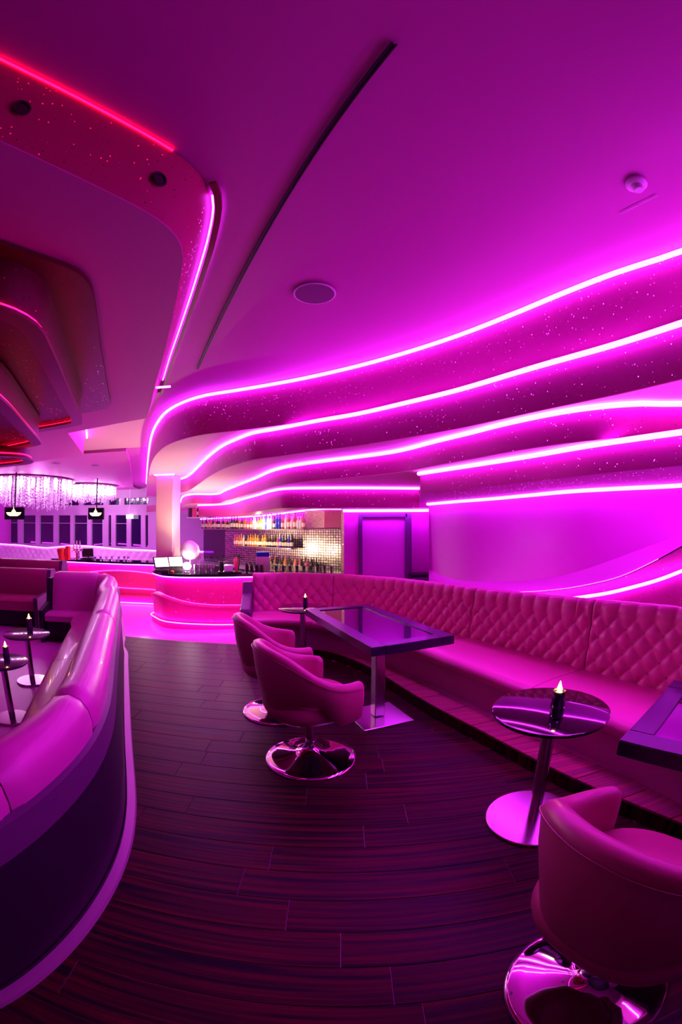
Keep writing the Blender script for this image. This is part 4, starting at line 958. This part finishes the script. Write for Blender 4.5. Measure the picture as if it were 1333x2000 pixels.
kinds_u = ['dark', 'rose', 'dark', 'rose', 'amber', 'rose', 'dark', 'rose', 'dark', 'dark', 'amber', 'dark', 'amber', 'dark', 'green', 'dark', 'dark', 'dark', 'amber', 'dark', 'amber', 'amber', 'rose', 'amber', 'clear', 'clear', 'green', 'amber', 'clear', 'blue', 'clear', 'clear', 'dark', 'blue', 'blue', 'rose', 'clear', 'rose', 'clear', 'rose', 'clear', 'clear', 'rose']
rb_ = random.Random(3)
for i, k in enumerate(kinds_u):
    t_ = (i + .5) / len(kinds_u); pos = p + (q - p) * t_ - n_ * rb_.uniform(.05, .09); h = .27 + .05 * t_ * rb_.uniform(.3, 1.2)
    h = [.24, .27, .31][rb_.randrange(3)] if t_ < .65 else [.29, .33][rb_.randrange(2)]
    bottle(k, (pos[0], pos[1], zz + .0005), h, .034 if h < .3 else .037, rb_.choice([.55, .6]), k not in ('blue', 'clear'), '%s glass bottle on the upper bar shelf' % colw[k], '%s bottles on the upper bar shelf' % colw[k])
p, q, n_, zz = shelf('bar_shelf', 'lower steel shelf of bottles in front of the mirror mosaic', 462, 578, 1060, .20, 1.08)
for i in range(24):
    t_ = (i + .5) / 24; k = rb_.choice(['amber', 'amber', 'dark', 'clear', 'amber', 'rose'] if t_ < .65 else ['dark', 'rose', 'dark', 'blue']); pos = p + (q - p) * t_ - n_ * .07
    bottle(k, (pos[0], pos[1], zz + .0005), [.26, .29][i % 2], .034, .58, True, '%s glass bottle on the lower bar shelf' % colw[k], '%s bottles on the lower bar shelf' % colw[k])
# back counter with glasses and bottles
p, q = onp(398, 1110, .62), onp(668, 1110, .62); ZK = .62
bb = thing('back_counter', 'dark back counter under the bottle shelves', 'counter')
pq = [onp(392, 1110, .55), onp(628, 1110, .55), onp(628, 1110, .12), onp(392, 1110, .12)]
MB().plate([(v[0], v[1]) for v in pq], ZK - .03, ZK).build('countertop', 'shelf', bb)
MB().plate([(v[0], v[1]) for v in pq], ZLOW, ZK - .031).build('cabinet_body', 'darkpanel', bb)
d_ = (q - p)
for i in range(22):
    t_ = .42 + .38 * i / 22; k = rb_.choice(['dark', 'dark', 'rose', 'amber']); n3 = n_ if np.dot(n_[:2], p[:2]) > 0 else -n_
    pos = p + d_ * t_ + n3 * (.34 + .05 * (i % 2))
    bottle(k, (pos[0], pos[1], ZK + .0005), [.26, .29][i % 2], .034, .58, True, '%s glass bottle standing on the back counter' % colw[k], '%s bottles on the back counter' % colw[k])
def glass_proto(name, prof, m='glass'):
    e = MB().lathe(prof, n=12).build(name, m, smooth=50); return e
tum = None
gp = [(.024, 0), (.026, .002), (.034, .115), (.032, .115), (.024, .008), (.001, .008)]
wg = [(.030, 0), (.030, .003), (.005, .008), (.005, .07), (.02, .09), (.032, .12), (.030, .165), (.028, .165), (.030, .12), (.018, .094), (.001, .09)]
g1 = None
for i in range(26):
    t_ = .35 + .48 * (i % 13) / 13; pos = p + d_ * t_ + n3 * (.14 + .10 * (i // 13))
    if g1 is None: g1 = o = glass_proto('tumbler', gp)
    else: o = g1.copy(); COL.objects.link(o)
    o.location = (pos[0], pos[1], ZK + .0005); tag(o, 'clear tumbler in rows on the back counter', 'glass', 'tumblers on the back counter')
g2 = None
for i in range(16):
    pos = onp(400 + 44 * (i % 8) / 8, 1100, .36 + .1 * (i // 8))
    if g2 is None: g2 = o = glass_proto('stem_glass', wg)
    else: o = g2.copy(); COL.objects.link(o)
    o.location = (pos[0], pos[1], ZK + .16 * 0 + .0005); tag(o, 'stem glass grouped at the left end of the back counter', 'glass', 'stem glasses on the back counter')
# things on the counter top
def on_bar(px, back=.3):
    b_ = at(px, 1121, ZBAR); d = Vector((b_.x, b_.y, 0)).normalized(); return Vector((b_.x, b_.y, ZBAR + .0005)) + d * back
def bmat_tool(px, label, cat, name, back, build):
    c_ = on_bar(px, back); t = thing(name, label, cat, c_, math.atan2(c_.y, c_.x) - math.pi / 2); build(t); return t
def till(t):
    MB().bbox((0, 0, .03), (.26, .30, .06), .008).build('base', 'blackmatte', t)
    s_ = MB().bbox((0, 0, 0), (.30, .03, .22), .006).build('screen_housing', 'blackmatte', t, loc=(0, -.02, .18)); s_.rotation_euler = (R(-28), 0, R(18))
    s2 = MB().box((0, -.017, 0), (.26, .002, .18)).build('screen', 'posscreen', s_)
    MB().tube([(0, .05, .05), (0, .03, .16)], .02, 8).build('stand', 'blackmatte', t)
bmat_tool(316, 'small black till with a lit screen at the rounded bar end', 'till', 'till', .28, till)
bmat_tool(344, 'second black till behind the first, screen dark', 'till', 'till', .45, till)
def lampf(t):
    MB().lathe([(.06, 0), (.06, .015), (.02, .02), (.02, .06)], n=20).build('base', 'steel', t, smooth=40)
    MB().lathe([(.001, .05), (.05, .06), (.075, .10), (.075, .135), (.05, .175), (.001, .19)], n=24, cap=False).build('globe', 'lampwhite', t, smooth=60)
bmat_tool(366, 'glaring white globe lamp on the bar counter', 'lamp', 'bar_lamp', .25, lampf)
lamp('globe_light', 'POINT', tuple(on_bar(366, .05) + Vector((0, 0, .2))), (1, .78, .52), 3, .02)
lamp('globe_uplight', 'SPOT', tuple(on_bar(366, .05) + Vector((0, 0, .24))), (1, .78, .52), 110, .02, rot=(R(180), 0, 0), spot=135)
def globe(t):  # added globe shape standing in for a blurred white blob
    MB().lathe([(.05, 0), (.05, .01), (.012, .02), (.012, .22)], n=20).build('foot', 'steel', t, smooth=40)
    MB().lathe([(.001, .20), (.10, .22), (.17, .29), (.195, .38), (.17, .47), (.10, .54), (.04, .57), (.001, .575)], n=32, cap=False).build('blob_shell', 'globe', t, smooth=60)
bmat_tool(372, 'white blurred blob behind the glaring lamp, shaped as an added globe', 'glass globe', 'blob_globe', .62, globe)
def tins(t):
    MB().lathe([(.045, 0), (.047, .003), (.047, .15), (.044, .15), (.044, .01), (.001, .01)], n=18).build('cup', 'steel', t, smooth=40)
for i, px in enumerate((384, 395, 406, 417)):
    o = bmat_tool(px, 'steel shaker cup in a row right of the glaring lamp', 'shaker', 'shaker_cup', .22, tins); o['group'] = 'steel shaker cups on the bar'
def caddy(t):
    MB().bbox((0, 0, .012), (.42, .24, .024), .006).build('tray', 'blackmatte', t)
    MB().bbox((-.02, -.02, .085), (.16, .12, .115), .006).build('napkin_box', 'white', t)
    MB().lathe([(.035, .024), (.05, .20), (.047, .20), (.033, .03)], (-.15, 0, 0), 14).build('black_cup', 'blackmatte', t, smooth=40)
    MB().lathe([(.032, .024), (.045, .20), (.042, .20), (.03, .03)], (.12, -.03, 0), 14).build('pink_cup', 'pink', t, smooth=40)
    s_ = MB()
    for i in range(22):
        a_ = rb_.uniform(0, 6.28); r_ = rb_.uniform(.005, .03); s_.tube([(.12 + r_ * math.cos(a_) * .6, -.03 + r_ * math.sin(a_) * .6, .06), (.12 + r_ * 2 * math.cos(a_), -.03 + r_ * 2 * math.sin(a_), .26 + rb_.uniform(-.02, .03))], .003, 4)
    s_.build('straws', 'pink', t)['kind'] = 'stuff'
    s_ = MB()
    for i in range(22):
        a_ = rb_.uniform(0, 6.28); r_ = rb_.uniform(.005, .03); s_.tube([(.15 + r_ * math.cos(a_) * .6, .07 + r_ * math.sin(a_) * .6, .03), (.15 + r_ * 2 * math.cos(a_), .07 + r_ * 2 * math.sin(a_), .30 + rb_.uniform(-.02, .03))], .004, 4)
    s_.build('stirrers', 'blackmatte', t)['kind'] = 'stuff'
bmat_tool(449, 'bar caddy with napkins, pink cup and straws on the counter', 'bar caddy', 'bar_caddy', .22, caddy)
def upg(t):
    MB().lathe([(.040, 0), (.042, .004), (.034, .15), (.032, .15), (.039, .012), (.001, .012)], n=16).build('bowl', 'glass', t, smooth=40)
for i in range(9):
    px = 483 + (i % 4) * 9.5; o = bmat_tool(px, 'clear beer glass in the cluster right of the bar caddy', 'glass', 'beer_glass', .14 + .11 * (i // 4), upg); o['group'] = 'beer glasses beside the bar caddy'
for i in range(18):
    px = 540 + (i % 9) * 13.5; o = g1.copy(); COL.objects.link(o); o.location = on_bar(px, .30 + .12 * (i // 9)); tag(o, 'clear tumbler drying along the rear edge of the bar top', 'glass', 'tumblers on the bar top')
c_ = on_bar(514, .40); t = thing('blue_box', 'blue carton standing on glass racks behind the bar', 'box', c_, math.atan2(c_.y, c_.x) - math.pi / 2)
MB().bbox((0, 0, .14), (.26, .14, .28), .006).build('glass_rack', 'white', t); MB().bbox((0, 0, .325), (.24, .13, .085), .004).build('carton', 'blue', t)
c_ = on_bar(362, .14); t = thing('fruit_dish', 'small red dish on the bar top just left of the globe lamp', 'dish', on_bar(337, .16))
MB().lathe([(.02, 0), (.04, .03), (.037, .03), (.018, .006)], n=14).build('bowl', 'red', t, smooth=40); MB().lathe([(.03, .02), (.02, .045), (.001, .05)], n=10).build('fruit', 'red', t, smooth=60)
# gift bottles on the high corner shelf
cs_p = on_bw(385, 1010, .5); cz = cs_p[2]
sh2 = MB().bbox((cs_p[0], cs_p[1], cz - .015), (.62, .26, .03), .006, ang).build('corner_shelf', 'white'); tag(sh2, 'high white corner shelf left of the bottle shelves', 'shelf')
for i, px in enumerate((372, 380, 387, 393)):
    v = on_bw(px, 1009, .5)
    if i < 2:
        t = thing('gift_carton', ['dark gift carton at the left of the high corner shelf', 'rose gift carton second on the high corner shelf'][i], 'carton', (v[0], v[1], cz + .0005), ang, None)
        MB().bbox((0, 0, .14), (.085, .085, .28), .005).build('carton', ['b_dark', 'pink'][i], t); MB().box((0, -.044, .12), (.05, .002, .09)).build('label', 'b_label', t)
    else: bottle('dark', (v[0], v[1], cz + .0005), .31, .04, .5, True, 'dark champagne bottle on the high corner shelf', 'champagne bottles on the high corner shelf')
# things on the left wing
def on_wing(px, back=.25):
    b_ = at(px, 1095, ZBAR); d = Vector((b_.x, b_.y, 0)).normalized(); return Vector((b_.x, b_.y, ZBAR + .0005)) + d * back
t = thing('ice_bucket', 'red bucket on the far left end of the bar wing', 'bucket', on_wing(121, .3)); MB().lathe([(.08, 0), (.12, .22), (.11, .28), (.07, .30), (.001, .30)], n=20).build('body', 'red', t, smooth=40)
MB().tube([(-.11, 0, .20), (-.09, 0, .36), (.09, 0, .36), (.11, 0, .20)], .006, 5).build('handle', 'steel', t, smooth=60)
t = thing('red_box', 'upright orange-red box beside the red bucket', 'box', on_wing(133, .2)); MB().bbox((0, 0, .17), (.10, .10, .34), .005).build('carton', 'red', t); MB().box((0, -.051, .2), (.07, .002, .1)).build('label', 'pink', t)
t = thing('beer_tap', 'polished triple beer tap tower on the bar wing', 'beer tap', on_wing(152, .25))
MB().lathe([(.09, 0), (.09, .02), (.05, .03), (.05, .22), (.06, .24)], n=20).build('tower', 'chrome', t, smooth=40)
MB().tube([(-.15, 0, .25), (.15, 0, .25)], .035, 12).build('manifold', 'chrome', t, smooth=40)
for x_ in (-.1, 0, .1):
    MB().lathe([(.012, 0), (.02, .1), (.014, .2), (.001, .21)], (x_, -.03, .27), 10).build('tap_handle', 'white', t, smooth=40); MB().tube([(x_, -.02, .25), (x_, -.10, .24), (x_, -.11, .18)], .01, 6).build('spout', 'chrome', t, smooth=60)
t = thing('till', 'black till on the bar wing right of the beer tap', 'till', on_wing(172, .25), R(20)); till(t)
for o in t.children_recursive:
    if o.name.startswith('screen') and not o.name.startswith('screen_h'): o.data.materials[0] = M['screen']
for i, px in enumerate((186, 197, 208, 219, 232, 243, 251)):
    o = g1.copy(); COL.objects.link(o); o.location = on_wing(px, .2 + .08 * (i % 2)); tag(o, 'clear tumbler standing along the bar wing', 'glass', 'tumblers on the bar wing')

# ---- far room
def tv(label, x0, x1, y0, y1, Y):
    a_, b_ = aty(x0, y0, Y), aty(x1, y1, Y); c_ = (a_ + b_) / 2
    t = thing('television', label, 'television', c_); w_, h_ = b_.x - a_.x, a_.z - b_.z
    MB().bbox((0, 0, 0), (w_, .06, h_), .01).build('housing', 'screen', t)
    MB().tube([(0, .02, h_ / 2), (0, .02, ZC - .075 - c_.z)], .02, 8).build('ceiling_pole', 'blackmatte', t)
    e = MB(); k = w_ * .40; y = -.033
    # flat spread wing shape with a small spire in the middle
    e.add([(-k, y, .03), (k, y, .03), (k * .82, y, -.035), (k * .5, y, -.07), (-k * .5, y, -.07), (-k * .82, y, -.035)], [(0, 1, 2, 3, 4, 5)])
    e.add([(-k * .34, y, .035), (k * .34, y, .035), (k * .16, y, .09), (.0 + k * .06, y, .12), (0, y, .21), (-k * .06, y, .12), (-k * .16, y, .09)], [(0, 1, 2, 3, 4, 5, 6)])
    e.build('emblem', 'logo', t)
tv('left hanging black television with a pale winged emblem', 10, 47, 991, 1015, 9.2)
tv('right hanging black television with a pale winged emblem', 173, 203, 992, 1015, 11.3)
a_, b_ = aty(247, 1005, 15.0), aty(260, 1013, 15.0)
t = thing('exit_sign', 'small glowing white sign before the far windows', 'sign', (a_ + b_) / 2); MB().bbox((0, 0, 0), (b_.x - a_.x, .06, a_.z - b_.z), .01).build('lit_panel', 'exitwhite', t); MB().tube([(0, 0, .05), (0, 0, ZC - .075 - t.location.z)], .015, 6).build('bracket', 'white', t)
# wavy tufted bench along the windows
wb = thing('window_bench', 'long white tufted bench with wavy glowing top under the far windows', 'bench')
xs_ = np.linspace(-14.4, -4.2, 170); YB = 13.9
zt_pts = [(-2000, 1066), (0, 1066), (30, 1069), (62, 1071), (95, 1067), (125, 1063), (160, 1064), (215, 1069), (285, 1071), (400, 1071)]
def wz(x):
    # height of the wavy top, read at the bench
    best = np.interp(x, [-14.4, -12.6, -11.9, -11.2, -10.5, -9.8, -8.9, -7.7, -6.2, -4.2], [.74, .72, .68, .66, .72, .79, .77, .70, .68, .68]); return float(best)
rows_ = []
for v in range(31):
    r_ = []
    for x in xs_:
        zt2 = wz(x); z = -.25 + (zt2 + .25) * v / 30; u = x / .30; w_ = z / .34
        f = abs(math.sin(math.pi * (u + w_)) * math.sin(math.pi * (u - w_))) ** .5
        r_.append((x, YB - .06 * f + (.06 if v == 30 else 0), z))
    rows_.append(r_)
rows_.append([(x, YB + .3, wz(x)) for x in xs_]); MB().grid(rows_).build('backrest', 'cove_bench', wb, smooth=70)
MB().tube([(x, YB - .02, wz(x) + .02) for x in xs_], .018, 5).build('top_light', 'led', wb, smooth=60)
rr_ = [(YB - .03, .12), (YB - .6, .12), (YB - .65, .08), (YB - .65, -.25)]
MB().grid([[(x, y_, z_) for x in (-14.4, -4.2)] for y_, z_ in rr_]).build('seat', 'cove_bench', wb)
MB().tube([(-14.4, YB - .68, -.2), (-4.2, YB - .68, -.2)], .012, 5).build('base_light', 'led', wb)
# crystal chandeliers
def chandelier(label, x0, x1, ytop, ybot, Y, seed):
    a_, b_ = aty(x0, ytop, Y), aty(x1, ybot, Y); w_ = b_.x - a_.x; c_ = (a_ + b_) / 2; zt3, zb3 = ZC - .09, b_.z
    t = thing('crystal_chandelier', label, 'chandelier', (c_.x, Y, 0), R(20)); rg = random.Random(seed)
    MB().lathe([(w_ / 2, 0), (w_ / 2, .03), (w_ / 2 - .02, .04), (.001, .04)], (0, 0, zt3 - .04), 40).build('canopy', 'chrome', t, smooth=30)
    s_ = MB()
    for i in range(300):
        a2 = rg.uniform(0, 6.283); r_ = w_ / 2 * math.sqrt(rg.uniform(.25, 1)) * .97; x, y = r_ * math.cos(a2), r_ * math.sin(a2)
        L2 = (zt3 - zb3) * (.55 + .45 * (r_ / (w_ / 2)) ** .5 * rg.uniform(.7, 1)) * (1 - .18 * abs(math.cos(a2)))
        z = zt3 - .05
        while z > zt3 - L2:
            d = rg.uniform(.018, .03); hh = d * 1.6
            s_.add([(x, y, z + hh), (x + d, y, z), (x, y + d, z), (x - d, y, z), (x, y - d, z), (x, y, z - hh)], [(0, 1, 2), (0, 2, 3), (0, 3, 4), (0, 4, 1), (5, 2, 1), (5, 3, 2), (5, 4, 3), (5, 1, 4)]); z -= hh * 2.3
    s_.build('crystal_strands', 'crystal', t)['kind'] = 'stuff'
    for i in range(22):
        a2 = 6.283 * i / 22; x, y = w_ * .44 * math.cos(a2), w_ * .44 * math.sin(a2)
        MB().lathe([(.03, 0), (.05, -.10), (.04, -.26), (.001, -.30)], (x, y, zt3 - .05), 10).build('bulb', 'lampbulb', t, smooth=50)
    for x in (-.3, 0, .3):
        lamp('chandelier_light', 'POINT', (c_.x + x * w_, Y - w_ * .25, (zt3 + zb3) / 2 + .1), (.95, .25, 1.0), 60, .02)
M['lampbulb'] = mat('chandelier_bulb', (1, 1, 1), .5, emit=(1, .62, 1), estr=22)
chandelier('larger crystal chandelier at the far left edge', 0, 128, 936, 1000, 10.9, 1)
chandelier('smaller crystal chandelier in front of the transom windows', 134, 222, 943, 985, 13.2, 2)
# small low tables before the window bench
for i, (px, lb_) in enumerate([(10, 'small dark table beside the white window bench, far left'), (38, 'second small dark table beside the window bench')]):
    v = aty(px, 1100, 10.2 + i * 1.3); t = thing('low_table', lb_, 'table', (v.x, v.y, ZLOW)); hh = v.z - ZLOW
    MB().lathe([(.35, hh - .03), (.36, hh - .01), (.35, hh), (.001, hh)], n=24).build('tabletop', 'black', t, smooth=30); MB().lathe([(.03, .02), (.03, hh - .03)], n=12).build('post', 'steel', t, smooth=40); MB().lathe([(.22, 0), (.22, .02), (.001, .022)], n=24).build('base', 'steel', t, smooth=40)
